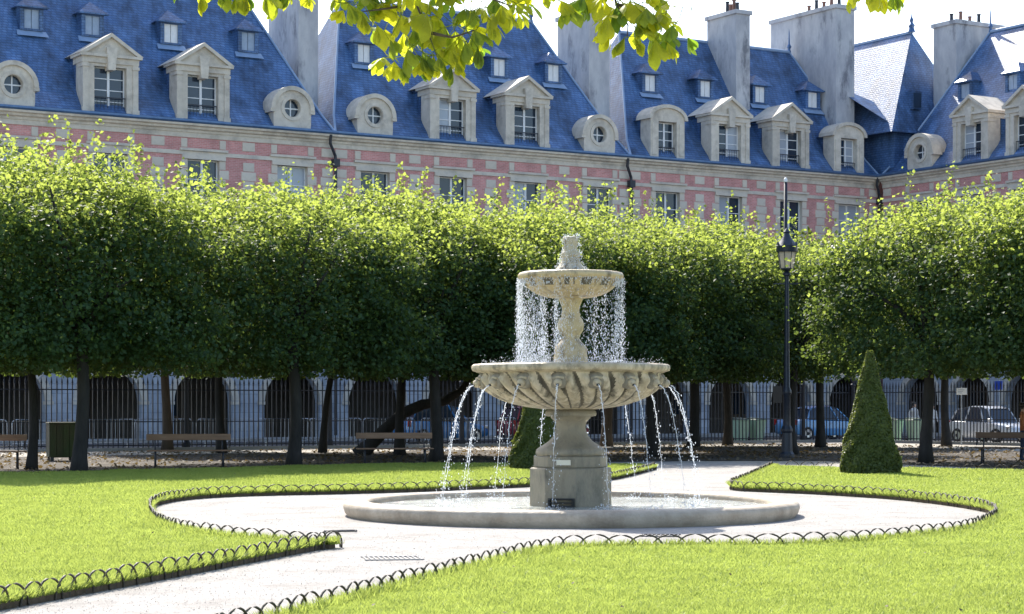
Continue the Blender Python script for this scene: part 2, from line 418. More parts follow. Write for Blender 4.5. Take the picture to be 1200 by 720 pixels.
def smooth_line(pts, it=2):
    for _ in range(it):
        q = [pts[0]]
        for a, b in zip(pts[:-1], pts[1:]):
            q.append((a[0] * .75 + b[0] * .25, a[1] * .75 + b[1] * .25)); q.append((a[0] * .25 + b[0] * .75, a[1] * .25 + b[1] * .75))
        q.append(pts[-1]); pts = q
    return pts
LEFT_S = smooth_line(LEFT); RIGHT_S = smooth_line(RIGHT)
def lawn(name, edge, far, label):
    pts = edge + far
    n = len(pts); zt = .055
    mb = MB()
    mb.cur = 1
    mb.add([(x, y, -.02) for x, y in pts] + [(x, y, zt) for x, y in pts], [(i, (i + 1) % n, (i + 1) % n + n, i + n) for i in range(n)])
    mb.cur = 0
    mb.add([(x, y, zt) for x, y in pts], [list(range(n))])
    o = mb.build(name, ['turf', 'soil'])
    return tag(o, label, 'lawn', kind='structure')
lawn('lawn', LEFT_S, LEFT_FAR, 'sunlit mown lawn on the left of the gravel path')
lawn('lawn', RIGHT_S, RIGHT_FAR, 'sunlit mown lawn on the right, around the clipped cone')
def inside(px, py, poly):
    poly = np.array(poly); c = np.zeros(len(px), bool); j = len(poly) - 1
    for i in range(len(poly)):
        xi, yi = poly[i]; xj, yj = poly[j]
        c ^= ((yi > py) != (yj > py)) & (px < (xj - xi) * (py - yi) / (yj - yi + 1e-12) + xi)
        j = i
    return c
def grass(edge, far, n, label, seed):
    rng = np.random.default_rng(seed)
    u = rng.random(n * 3)
    y = 13.2 * (52.5 / 13.2) ** u                       # more blades nearer
    x = (rng.random(n * 3) * 2 - 1) * (y * .275 + .4)
    k = inside(x, y, edge + far)
    x, y = x[k][:n], y[k][:n]
    m = len(x)
    h = (.018 + .022 * rng.random(m)) * (1 + y / 90); wd_ = .0026 + .00024 * y
    # uneven mowing: taller tufts in patches
    patch = np.sin(x * 2.1 + np.sin(y * 1.3)) * np.sin(y * 1.7 + np.sin(x * 2.7) * 1.3)
    h *= 1 + .28 * patch
    an = rng.random(m) * 2 * math.pi; lean = rng.normal(size=(m, 2)) * .6
    base = np.stack([x, y, np.full(m, .052)], 1)
    dx = np.stack([np.cos(an) * wd_, np.sin(an) * wd_, np.zeros(m)], 1)
    tip = base + np.stack([lean[:, 0] * h, lean[:, 1] * h, h], 1)
    V = np.stack([base - dx, base + dx, tip], 1).reshape(-1, 3)
    F = np.arange(m * 3).reshape(-1, 3)
    tag(soup('grass', V, F, 'grass'), label, 'grass', kind='stuff')
grass(LEFT_S, LEFT_FAR, 430000, 'short bright green grass blades on the left lawn', 1)
grass(RIGHT_S, RIGHT_FAR, 430000, 'short bright green grass blades on the right lawn', 2)
def edge_tufts(line, n, label, seed):
    """longer unmown grass along the rim of the lawn"""
    rng = np.random.default_rng(seed)
    P = np.array(line); seg = np.diff(P, axis=0); L = np.hypot(seg[:, 0], seg[:, 1]); cum = np.concatenate([[0], np.cumsum(L)])
    t = rng.random(n) * cum[-1]; i = np.clip(np.searchsorted(cum, t) - 1, 0, len(seg) - 1); f = (t - cum[i]) / L[i]
    nrm = np.stack([-seg[:, 1], seg[:, 0]], 1) / L[:, None]
    side = np.where(inside(P[:-1, 0] + seg[:, 0] * .5 + nrm[:, 0] * .05, P[:-1, 1] + seg[:, 1] * .5 + nrm[:, 1] * .05, list(map(tuple, line)) + (LEFT_FAR if seed == 3 else RIGHT_FAR)), 1, -1)
    off = rng.random(n) ** 2 * .14
    xy = P[i] + seg[i] * f[:, None] + nrm[i] * (side[i] * off)[:, None]
    h = .05 + .06 * rng.random(n); wd_ = .004 + .0002 * xy[:, 1]
    an = rng.random(n) * 6.283; lean = rng.normal(size=(n, 2)) * .55 - nrm[i] * side[i][:, None] * .25
    base = np.stack([xy[:, 0], xy[:, 1], np.full(n, .045)], 1); dx = np.stack([np.cos(an) * wd_, np.sin(an) * wd_, np.zeros(n)], 1)
    tip = base + np.stack([lean[:, 0] * h, lean[:, 1] * h, h], 1)
    V = np.stack([base - dx, base + dx, tip], 1).reshape(-1, 3)
    tag(soup('grass', V, np.arange(n * 3).reshape(-1, 3), 'grass'), label, 'grass', kind='stuff')
edge_tufts(LEFT_S, 26000, 'longer grass fringe along the rim of the left lawn', 3)
edge_tufts(RIGHT_S, 26000, 'longer grass fringe along the rim of the right lawn', 4)

def grit():
    rng = np.random.default_rng(31); n = 12000
    y = 13.5 * (40 / 13.5) ** rng.random(n * 3); x = (rng.random(n * 3) * 2 - 1) * y * .27
    k = ~(inside(x, y, LEFT_S + LEFT_FAR) | inside(x, y, RIGHT_S + RIGHT_FAR)) & (np.hypot(x - .86, y - 29.3) > 3.4)
    x, y = x[k][:n], y[k][:n]
    P = np.stack([x, y, np.full(len(x), .002)], 1)
    V, F = leaves(P, rng.normal(size=P.shape) * .5 + np.array([0, 0, 1]), .010, rng, .8, .25)
    tag(soup('gravel_grit', V, F, 'gravel'), 'loose grit scattered over the pale path', 'gravel', kind='stuff')
grit()
# wire hoop edging
def hoop_mesh():
    mb = MB(); w, h = .205, .20; pth = []
    for k in range(13):
        a = math.pi * k / 12
        pth.append((-w * math.cos(a), 0, -.05 + h * max(0, math.sin(a)) ** .85))
    mb.tube(pth, .0105, 5, cap=False)
    o = mb.build('hoop', 'hoop_iron', smooth=True); me = o.data; bpy.data.objects.remove(o); return me
HOOP = hoop_mesh()
def hoops(line, label, inset, poly, sp=.275, group='wire hoop edgings of the lawns'):
    root = empty('hoop_edging', (line[0][0], line[0][1], 0)); tag(root, label, 'edging', group)
    d = 0.0; nxt = 0.1; rnd = random.Random(5)
    for a, b in zip(line[:-1], line[1:]):
        a = Vector((a[0], a[1], 0)); b = Vector((b[0], b[1], 0)); L = (b - a).length
        while nxt <= d + L:
            p = a.lerp(b, (nxt - d) / L); t = (b - a).normalized()
            o = link('hoop', HOOP, root)
            o.location = (p.x - root.location.x, p.y - root.location.y, rnd.uniform(.025, .045))
            o.rotation_euler = (rnd.uniform(-.10, .10), rnd.uniform(-.05, .05), math.atan2(t.y, t.x) + rnd.uniform(-.06, .06))
            nxt += sp * rnd.uniform(.95, 1.05)
        d += L
    return root
hoops(LEFT_S, 'low brown wire hoop edging around the left lawn', 0, None)
hoops(RIGHT_S, 'low brown wire hoop edging around the right lawn', 0, None)
hoops([(7.0, 50.6), (8.2, 49.65), (10.4, 48.55), (12.2, 47.1), (14, 44.8)], 'pale row of wire hoops along the far rim of right lawn', 0, None, .42)

# ------------------------------------------------------------------ the houses
def arch_pts(xc, hw, z0, zs, n=12):
    """outline of an arched opening: up left jamb, round, down right jamb"""
    return [(xc - hw, z0)] + [(xc - hw * math.cos(math.pi * k / n), zs + hw * math.sin(math.pi * k / n)) for k in range(n + 1)] + [(xc + hw, z0)]
def window(parent, xc, z0, z1, hw, y, rnd, sub=False, rows=3, name='window'):
    """timber casement window with real panes"""
    mb = MB(); b = .055
    mb.box(xc - hw, xc - hw + b, y - .06, y, z0, z1).box(xc + hw - b, xc + hw, y - .06, y, z0, z1)
    mb.box(xc - hw + b, xc + hw - b, y - .06, y, z1 - b, z1).box(xc - hw + b, xc + hw - b, y - .06, y, z0, z0 + b)
    mb.box(xc - .055, xc + .055, y - .07, y + .012, z0 + b, z1 - b)
    for k in range(1, rows):
        z = z0 + (z1 - z0) * k / rows
        for a, c in ((xc - hw + b, xc - .055), (xc + .055, xc + hw - b)):
            mb.box(a, c, y - .05, y - .008, z - .02, z + .02)
    w = mb.build(name, 'white_paint', parent)
    for a, c in ((xc - hw + b, xc - .055), (xc + .055, xc + hw - b)):
        pm = MB(); pm.add([(a, y - .035, z0 + b), (c, y - .035, z0 + b), (c, y - .035, z1 - b), (a, y - .035, z1 - b)], [(0, 1, 2, 3)])
        pm.build('pane', 'pane_curtain' if rnd.random() < .35 else 'pane', w if not sub else parent)
    return w
def railing(parent, xc, hw, z0, z1, y):
    mb = MB()
    mb.box(xc - hw, xc + hw, y, y + .03, z1 - .04, z1).box(xc - hw, xc + hw, y, y + .03, z0 + .05, z0 + .08)
    k = 9
    for i in range(k + 1):
        x = xc - hw + .015 + (2 * hw - .03) * i / k
        mb.box(x - .008, x + .008, y + .008, y + .022, z0 + .08, z1 - .04)
    mb.build('railing', 'dark_metal', parent)
def roof_y(z):
    """outward offset of the front slope at height z"""
    if z < 15.2: return .12 - .87 * (z - 14.25) / .95
    return -.75 - 4.25 * (z - 15.2) / 6.5
def dormer_pediment(bld, xc, rnd, tall=0.0, rail=True):
    zb = 14.36; zt = 16.55 + tall; hw = .74
    mb = MB()
    for sgn in (-1, 1):
        a, b = sorted((xc + sgn * hw, xc + sgn * 1.02)); mb.box(a, b, -1.0, -.04, zb, zt)
        a, b = sorted((xc + sgn * 1.02, xc + sgn * 1.27)); mb.box(a, b, -.9, .0, zb, zt - .0)
        a, b = sorted((xc + sgn * .98, xc + sgn * 1.31)); mb.box(a, b, -.5, .035, zb, zb + .22)
        mb.box(a, b, -.5, .035, zt - .2, zt - .06)
    mb.box(xc - hw, xc + hw, -.9, -.05, zt - .14, zt)
    d = mb.build('dormer', 'stone_light', bld)
    mb = MB()
    mb.box(xc - 1.30, xc + 1.30, -1.2, .02, zt, zt + .26).box(xc - 1.42, xc + 1.42, -1.2, .13, zt + .26, zt + .38)
    zz = zt + .38; pk = .95
    mb.prism_xz([(xc - 1.25, zz), (xc + 1.25, zz), (xc, zz + pk - .12)], -1.2, -.03)
    for sgn in (-1, 1):
        x0 = xc + sgn * 1.46
        mb.prism_xz([(x0, zz), (xc, zz + pk), (xc, zz + pk - .17), (x0 - sgn * .27, zz)], -2.0, .14)
    mb.build('pediment', 'stone_light', d)
    mb = MB(); mb.prism_xz([(xc - .16, zt - .30), (xc + .16, zt - .30), (xc + .24, zz + .30), (xc - .24, zz + .30)], -.3, .165)
    mb.build('keystone', 'stone_light', d)
    yb = roof_y(zz + .2)
    mb = MB()
    mb.box(xc - 1.24, xc + 1.24, yb, -1.0, 14.3, zz - .1)
    mb.prism_xz([(xc - 1.4, zz - .1), (xc + 1.4, zz - .1), (xc, zz + pk - .2)], roof_y(zz + pk) - .3, -1.3)
    mb.build('dormer_roof', 'slate', d)
    mb = MB(); mb.add([(xc - hw, -.62, zb), (xc + hw, -.62, zb), (xc + hw, -.62, zt), (xc - hw, -.62, zt)], [(0, 1, 2, 3)])
    mb.build('recess', 'dark_room', d)
    window(d, xc, zb + .06, zt - .14, hw, -.34, rnd, sub=True, rows=4, name='window_frame')
    if rail: railing(d, xc, hw, zb, zb + .75, -.22)
    return d
def dormer_round(bld, xc):
    zb = 14.36; zc = 15.28; r = .40; hw = 1.02; n = 40
    out = []; inn = []
    zs = 15.2                                          # springing of the round head
    for k in range(n):
        a = 2 * math.pi * k / n
        ca, sa = math.cos(a), math.sin(a)
        inn.append((xc + r * ca, zc + r * sa))
        if sa >= -.05: out.append((xc + hw * .93 * ca, zs + .98 * max(sa, 0)))
        else:
            t = min(hw * .93 / max(abs(ca), 1e-6), (zc - zb) / abs(sa)); out.append((xc + t * ca, zc + t * sa))
    mb = MB()
    y0, y1, y2 = 0.0, -.9, -.28
    vs = [(x, y0, z) for x, z in out] + [(x, y0, z) for x, z in inn] + [(x, y2, z) for x, z in inn] + [(x, y1, z) for x, z in out]
    fs = []
    for k in range(n):
        k2 = (k + 1) % n
        fs += [(k, k2, n + k2, n + k), (n + k, n + k2, 2 * n + k2, 2 * n + k), (k, 3 * n + k, 3 * n + k2, k2)]
    mb.add(vs, fs)
    d = mb.build('dormer', 'stone_light', bld)
    mb = MB()                                          # raised hood over the round head
    m = 16
    o1 = [(xc + 1.10 * math.cos(math.pi * k / m), zs + 1.10 * math.sin(math.pi * k / m)) for k in range(m + 1)]
    i1 = [(xc + .90 * math.cos(math.pi * k / m), zs + .90 * math.sin(math.pi * k / m)) for k in range(m + 1)]
    mb.prism_xz(o1 + i1[::-1], -1.0, .10)
    mb.box(xc - 1.12, xc - .88, -.6, .08, zs - .14, zs - .002).box(xc + .88, xc + 1.12, -.6, .08, zs - .14, zs - .002)
    o2 = [(xc + .58 * math.cos(2 * math.pi * k / 24), zc + .58 * math.sin(2 * math.pi * k / 24)) for k in range(24)]
    i2 = [(xc + .42 * math.cos(2 * math.pi * k / 24), zc + .42 * math.sin(2 * math.pi * k / 24)) for k in range(24)]
    vs = [(x, .045, z) for x, z in o2] + [(x, .045, z) for x, z in i2] + [(x, -.02, z) for x, z in o2] + [(x, -.02, z) for x, z in i2]
    fs = []
    for k in range(24):
        k2 = (k + 1) % 24
        fs += [(k, k2, 24 + k2, 24 + k), (k, k2, 48 + k2, 48 + k), (24 + k, 24 + k2, 72 + k2, 72 + k)]
    mb.add(vs, fs)
    mb.build('hood_mould', 'stone_light', d)
    mb = MB(); mb.prism_xz([(xc - .95, 14.3)] + [(xc + .98 * math.cos(math.pi - math.pi * k / 12), zs + .98 * math.sin(math.pi * k / 12)) for k in range(13)] + [(xc + .95, 14.3)], roof_y(16.2) - .5, -.92)
    mb.build('dormer_roof', 'slate', d)
    mb = MB(); p = [(xc + .42 * math.cos(2 * math.pi * k / 20), -.26, zc + .42 * math.sin(2 * math.pi * k / 20)) for k in range(20)]
    mb.add(p, [list(range(20))]); mb.build('pane', 'pane', d)
    mb = MB(); mb.box(xc - .03, xc + .03, -.255, -.22, zc - .4, zc + .4).box(xc - .4, xc + .4, -.25, -.225, zc - .03, zc + .03)
    mb.build('glazing_bar', 'white_paint', d)
def dormer_segmental(bld, xc, rnd):
    zb = 14.36; zt = 16.25; hw = .58
    mb = MB()
    for sgn in (-1, 1):
        a, b = sorted((xc + sgn * hw, xc + sgn * 1.08)); mb.box(a, b, -.9, 0, zb, zt)
        a, b = sorted((xc + sgn * .72, xc + sgn * 1.0)); mb.box(a, b, -.3, .04, zb + .15, zt - .1)
    m = 12
    arc = [(xc + 1.08 * math.cos(math.pi - math.pi * k / m), zt + .08 + .62 * math.sin(math.pi * k / m)) for k in range(m + 1)]
    mb.prism_xz([(xc - 1.08, zt)] + arc + [(xc + 1.08, zt)], -.9, -.01)
    d = mb.build('dormer', 'stone_light', bld)
    mb = MB()
    o1 = [(xc + 1.24 * math.cos(math.pi * k / m), zt + .10 + .78 * math.sin(math.pi * k / m)) for k in range(m + 1)]
    i1 = [(xc + 1.06 * math.cos(math.pi * k / m), zt + .10 + .60 * math.sin(math.pi * k / m)) for k in range(m + 1)]
    mb.prism_xz(o1 + i1[::-1], -1.1, .12)
    mb.build('hood_mould', 'stone_light', d)
    mb = MB(); mb.prism_xz([(xc - 1.0, 14.3), (xc - 1.0, zt + .1)] + [(xc + 1.08 * math.cos(math.pi - math.pi * k / m), zt + .12 + .6 * math.sin(math.pi * k / m)) for k in range(m + 1)] + [(xc + 1.0, zt + .1), (xc + 1.0, 14.3)], roof_y(zt + .8) - .3, -1.0)
    mb.build('dormer_roof', 'slate', d)
    mb = MB(); mb.add([(xc - hw, -.62, zb), (xc + hw, -.62, zb), (xc + hw, -.62, zt), (xc - hw, -.62, zt)], [(0, 1, 2, 3)])
    mb.build('recess', 'dark_room', d)
    window(d, xc, zb + .06, zt - .02, hw, -.34, rnd, sub=True, rows=4, name='window_frame')
    railing(d, xc, hw, zb, zb + .6, -.22)
def dormer_small(bld, xc, rnd, cap='slate'):
    z0, z1 = 18.15, 19.2; hw = .52
    yf = roof_y(z0) + .12
    mb = MB()
    mb.box(xc - hw, xc - .34, roof_y(z1) - .3, yf, z0, z1).box(xc + .34, xc + hw, roof_y(z1) - .3, yf, z0, z1)
    mb.box(xc - .34, xc + .34, roof_y(z1) - .3, yf, z1 - .12, z1).box(xc - .34, xc + .34, roof_y(z0) - .5, yf - .0, z0, z0 + .08)
    d = mb.build('roof_dormer', 'slate', bld)
    mb = MB(); yr = roof_y(z1 + .55)
    mb.add([(xc - .68, yf + .16, z1), (xc + .68, yf + .16, z1), (xc + .68, roof_y(z1) - .4, z1), (xc - .68, roof_y(z1) - .4, z1), (xc, yf - .42, z1 + .58), (xc, yr - .5, z1 + .58)],
           [(0, 1, 4), (1, 2, 5, 4), (2, 3, 5), (3, 0, 4, 5), (0, 3, 2, 1)])
    mb.box(xc - .70, xc + .70, yf - .05, yf + .2, z1 - .07, z1 - .003)
    mb.build('cap', cap, d)
    mb = MB(); mb.box(xc - .34, xc - .015, yf - .14, yf - .09, z0 + .08, z1 - .12).box(xc + .015, xc + .34, yf - .14, yf - .09, z0 + .08, z1 - .12)
    for sx in (-1, 1):
        a, b = sorted((xc + sx * .05, xc + sx * .305))
        mb.box(a, b, yf - .092, yf - .078, z0 + .5, z0 + .56)
    mb.build('shutter', 'white_paint' if rnd.random() < .55 else 'shutter_blue', d)
    mb = MB(); mb.add([(xc - .66, roof_y(z0) + .03, z0), (xc + .66, roof_y(z0) + .03, z0), (xc + .72, roof_y(z0 - .3) + .12, z0 - .28), (xc - .72, roof_y(z0 - .3) + .12, z0 - .28)], [(0, 1, 2, 3)])
    mb.build('flashing', 'lead', d)
def chimney(bld, x0, x1, y0, y1, ztop, pots, zb=15.2, m='render_grey'):
    mb = MB(); mb.box(x0, x1, y0, y1, zb, ztop)
    k = (x1 - x0) * .5
    c = mb.build('chimney', m, bld)
    mb = MB(); mb.box(x0 - .1, x1 + .1, y0 - .1, y1 + .1, ztop, ztop + .22); mb.build('coping', 'render_grey', c)
    xm = (x0 + x1) / 2
    for i in range(pots):
        yy = y1 - .5 - (y1 - y0 - 1.0) * i / max(1, pots - 1) * .55
        pm = MB(); pm.lathe([(.11, 0), (.09, .42 + .2 * (i % 2)), (.12, .44 + .2 * (i % 2)), (.12, .5 + .2 * (i % 2))], 10)
        pm.build('chimney_pot', 'terracotta' if i % 3 else 'dark_metal', c, loc=(xm, yy, ztop + .22))
    mb = MB(); mb.add([(x0 - .12, roof_y(17.4) + .06, 17.4), (x1 + .12, roof_y(17.4) + .06, 17.4), (x1 + .05, y1 + .03, max(17.9, zb)), (x0 - .05, y1 + .03, max(17.9, zb))], [(0, 1, 2, 3)])
    return c
QM = {}
def quoin(bld, x, z, w, h=.40):
    k = round(w, 2)
    if k not in QM:
        mb = MB(); mb.box(-k / 2, k / 2, -.1, .032, 0, h); o = mb.build('quoin', 'stone', None, bevel=.012); QM[k] = o.data; bpy.data.objects.remove(o)
    o = link('quoin', QM[k], bld); o.location = (x, 0, z)
def pavilion(name, origin, rz, L, bays, smalls, label, seed, inset=(2.8, 2.8), ridge=21.7, pipe=True, group=None, arch_hw=1.42):
    rnd = random.Random(seed)
    b = empty(name, origin, rz); tag(b, label, 'building', group)
    xs = [x for x, k in bays]
    # ground floor: ashlar wall with round arches, a deep dark gallery behind
    mb = MB(); zs = 1.78
    edges = [0.0] + [(a + c) / 2 for a, c in zip(xs[:-1], xs[1:])] + [L]
    for i, x in enumerate(xs):
        x0, x1 = edges[i], edges[i + 1]
        a = arch_pts(x, arch_hw, .12, zs)
        n = len(a)
        # spandrel cells left and right of the crown so that every face stays simple
        mid = (n - 1) // 2
        front = lambda q, y: [(px, y, pz) for px, pz in q]
        for y in (0.0, -.55):
            mb.add(front([(x0, .12)] + a[:mid + 1] + [(x, 4.2), (x0, 4.2)], y), [list(range(mid + 4))])
            mb.add(front([(x, 4.2)] + a[mid:] + [(x1, .12), (x1, 4.2)], y), [list(range(n - mid + 3))])
        mb.add(front(a, 0.0) + front(a, -.55), [(k, k + 1, n + k + 1, n + k) for k in range(n - 1)])
    mb.build('arcade_wall', 'ashlar', b)
    for x in xs:                                        # voussoirs
        k = 9
        for j in range(k):
            a0, a1 = math.pi * j / k + .012, math.pi * (j + 1) / k - .012
            r0, r1 = arch_hw - .015, arch_hw + (.42 if j == k // 2 else .30)
            vm = MB(); am = (a0 + a1) / 2
            vm.prism_xz([(x + r0 * math.cos(a0), zs + r0 * math.sin(a0)), (x + r1 * math.cos(a0), zs + r1 * math.sin(a0)), (x + r1 * math.cos(am), zs + r1 * math.sin(am)), (x + r1 * math.cos(a1), zs + r1 * math.sin(a1)),
                         (x + r0 * math.cos(a1), zs + r0 * math.sin(a1)), (x + r0 * math.cos(am), zs + r0 * math.sin(am))], -.1, .035 if j != k // 2 else .075)
            vm.build('voussoir', 'stone', b)
        for sgn in (-1, 1):
            vm = MB(); a0, a1 = sorted((x + sgn * (arch_hw - .03), x + sgn * (arch_hw + .34))); vm.box(a0, a1, -.3, .06, zs - .16, zs - .01); vm.build('impost', 'stone', b)
    mb = MB(); mb.add([(0, -4.4, 0), (L, -4.4, 0), (L, -4.4, 4.2), (0, -4.4, 4.2)], [(0, 1, 2, 3)])
    mb.add([(0, -4.4, 4.15), (L, -4.4, 4.15), (L, -.5, 4.15), (0, -.5, 4.15)], [(0, 1, 2, 3)])
    for xe in (.01, L - .01): mb.add([(xe, -4.4, 0), (xe, -.5, 0), (xe, -.5, 4.2), (xe, -4.4, 4.2)], [(0, 1, 2, 3)])
    mb.build('gallery', 'dark_room', b)
    for x in xs:                                        # shop doors deep in the gallery
        mb = MB(); mb.box(x - .7, x - .02, -4.38, -4.3, .12, 2.7).box(x + .02, x + .7, -4.38, -4.3, .12, 2.7); d = mb.build('door', 'door_wood', b)
        mb = MB(); mb.box(x - .55, x - .15, -4.302, -4.28, 1.1, 2.4).box(x + .15, x + .55, -4.302, -4.28, 1.1, 2.4); mb.build('pane', 'pane', d)
    # brick storeys with window openings
    floors = ((5.3, 8.5), (10.0, 12.62))
    mb = MB(); hw = .76
    def quad(x0, x1, z0, z1, y=0.0): mb.add([(x0, y, z0), (x1, y, z0), (x1, y, z1), (x0, y, z1)], [(0, 1, 2, 3)])
    zlev = 4.45
    for (z0, z1) in floors:
        quad(0, L, zlev, z0)
        prev = 0.0
        for x in xs: quad(prev, x - hw, z0, z1); prev = x + hw
        quad(prev, L, z0, z1); zlev = z1
    quad(0, L, zlev, 13.8)
    mb.add([(L, 0, 4.45), (L, -9.6, 4.45), (L, -9.6, 13.8), (L, 0, 13.8)], [(0, 1, 2, 3)])
    mb.add([(0, 0, 4.45), (0, -9.6, 4.45), (0, -9.6, 13.8), (0, 0, 13.8)], [(0, 1, 2, 3)])
    mb.add([(0, -9.6, 0), (L, -9.6, 0), (L, -9.6, 13.8), (0, -9.6, 13.8)], [(0, 1, 2, 3)])
    mb.build('brick_wall', 'brick', b)
    for (z0, z1) in floors:
        for x in xs:
            wo = window(b, x, z0, z1, hw, -.22, rnd, rows=3)
            mb = MB()
            q = [(x - hw, z0), (x + hw, z0), (x + hw, z1), (x - hw, z1)]
            mb.add([(u, .0, v) for u, v in q] + [(u, -.4, v) for u, v in q], [(k, (k + 1) % 4, (k + 1) % 4 + 4, k + 4) for k in range(4)])
            mb.build('reveal', 'stone', wo)
    # stone bands
    mb = MB(); mb.box(-.0, L, -.3, .16, 4.2, 4.45); mb.build('string_course', 'stone', b)
    mb = MB(); mb.box(-.0, L, -.2, .05, 8.86, 9.12).box(0, L, -.2, .11, 9.12, 9.2); mb.build('string_course', 'stone', b)
    mb = MB(); mb.box(0, L, -.2, .055, 12.80, 12.98)
    mb.build('string_course', 'stone', b)
    for x in xs:
        mb = MB(); mb.box(x - 1.15, x + 1.15, -.15, .15, 12.985, 13.09).box(x - 1.05, x + 1.05, -.15, .10, 12.62, 12.795); mb.build('window_head', 'stone', b)
        mb = MB(); mb.box(x - .95, x + .95, -.35, .10, 9.88, 9.998); mb.build('sill', 'stone', b)
        mb = MB(); mb.box(x - .75, x + .75, -.05, .012, 13.16, 13.52); mb.build('brick_panel', 'brick', b)
    mb = MB(); mb.box(0, L, -.2, .045, 13.58, 13.80); mb.build('frieze', 'stone_light', b)
    mb = MB(); mb.prism_yz([(-.3, 13.8), (.09, 13.8), (.12, 13.9), (.24, 13.95), (.27, 14.04), (.40, 14.08), (.42, 14.17), (-.3, 14.17)], 0, L)
    mb.build('cornice', 'stone_light', b)
    mb = MB(); mb.prism_yz([(.10, 14.175), (.44, 14.175), (.50, 14.24), (.50, 14.33), (.44, 14.33), (.40, 14.26), (.10, 14.26)], 0, L); mb.build('gutter', 'zinc', b)
    # quoin chains: by each window and on the bay lines
    for i, x in enumerate(xs):
        for sgn in (-1, 1):
            for r in range(8):
                z = 9.24 + r * .425
                w = .30 if r % 2 else .46
                if z + .40 < 12.62: quoin(b, x + sgn * (hw + w / 2 + .004), z, w)
            quoin(b, x + sgn * (hw + .17), 13.135, .30)
    lines = [.36] + [(a + c) / 2 for a, c in zip(xs[:-1], xs[1:])] + [L - .36]
    for x in lines:
        for r in range(8):
            z = 9.24 + r * .425
            quoin(b, x, z, .55 if r % 2 else .72)
        quoin(b, x, 13.135, .62)
    # roof
    i0, i1 = inset; D = 10.0
    prof = [(.12, 14.25), (-.75, 15.2), (-5.0, ridge)]
    def sec(x, t, y, z): return (x, y, z)
    f = .12
    vs = [(0, .12, 14.25), (L, .12, 14.25), (L - i1 * f, -.75, 15.2), (i0 * f, -.75, 15.2), (i0, -5, ridge), (L - i1, -5, ridge),
          (0, -10.12, 14.25), (L, -10.12, 14.25), (L - i1 * f, -9.25, 15.2), (i0 * f, -9.25, 15.2)]
    fs = [(0, 1, 2, 3), (3, 2, 5, 4), (6, 7, 8, 9), (9, 8, 5, 4), (0, 3, 9, 6), (3, 4, 9), (1, 2, 8, 7), (2, 5, 8)]
    mb = MB(); mb.add(vs, fs); roof = mb.build('roof', 'slate', b)
    mb = MB(); mb.tube([(i0, -5, ridge + .02), (L - i1, -5, ridge + .02)], .11, 6); mb.build('ridge_cap', 'lead', roof)
    for x in (i0, L - i1):
        mb = MB(); mb.lathe([(.12, 0), (.07, .2), (.14, .32), (.05, .5), (.03, 1.1), (.005, 1.35)], 10); mb.build('finial', 'zinc', roof, loc=(x, -5, ridge))
    for pts in ([vs[0], vs[3], vs[4]], [vs[1], vs[2], vs[5]]):
        mb = MB(); mb.tube([Vector(p) + Vector((0, .02, .03)) for p in pts], .055, 6); mb.build('hip_flashing', 'lead', roof)
    for x, k in bays:
        if k == 'p': dormer_pediment(b, x, rnd)
        elif k == 'o': dormer_round(b, x)
        elif k == 's': dormer_segmental(b, x, rnd)
    for x in smalls: dormer_small(b, x, rnd)
    if pipe:
        mb = MB(); x = .03
        mb.tube([(x + .35, .40, 14.15), (x + .35, .34, 13.75), (x + .02, .2, 13.2), (x, .2, 12.7), (x, .2, .2)], .075, 8); mb.box(x - .16, x + .16, .06, .34, 12.7, 13.05)
        mb.build('downpipe', 'dark_metal', b)
    return b
SL = 16.8
def fpos(s): p = CORNER - E1 * s; return (p.x, p.y, 0)
bay4 = [2.1, 6.3, 10.5, 14.7]
pA = pavilion('brick_townhouse', fpos(0), RZ_FACADE, SL, [(2.1, 's'), (6.2, 'p'), (10.3, 'p'), (14.4, 's')], [2.5, 6.25, 10.0, 13.65],
              'brick and stone townhouse with arched dormers, beside the inner corner', 1, inset=(2.2, 2.8))
pB = pavilion('brick_townhouse', fpos(SL), RZ_FACADE, SL, [(1.85, 'o'), (6.15, 'p'), (10.4, 'p'), (14.65, 'o')], [2.95, 6.2, 13.9],
              'brick and stone townhouse behind the fountain, two pedimented and two round dormers', 2)
pC = pavilion('brick_townhouse', fpos(SL * 2), RZ_FACADE, SL, [(2.15, 'o'), (6.55, 'p'), (10.9, 'p'), (15.25, 'o')], [3.2, 7.05, 10.8, 13.6],
              'brick and stone townhouse at the left end of the terrace', 3)
wp = CORNER + W1 * 17.2
pW = pavilion('brick_townhouse', (wp.x, wp.y, 0), RZ_WING, SL, [(2.5, 'o'), (6.3, 'p'), (10.1, 'p'), (13.9, 'o')], [6.0, 9.6, 13.1],
              'brick townhouse turned at right angles on the far right, roof in sun', 4, inset=(2.8, 3.2), ridge=22.2, pipe=False)
# party-wall chimneys, each on the house it rises from
chimney(pC, -.45, .6, -6.0, -2.6, 24.2, 4)
chimney(pB, -.55, .75, -5.6, -2.6, 22.0, 4)
chimney(pA, 7.1, 8.05, -5.0, -2.4, 22.9, 4)
chimney(pA, .4, 1.75, -7.2, -1.5, 23.7, 5)
chimney(pW, 14.6, 16.4, -8.2, -3.4, 22.7, 4)
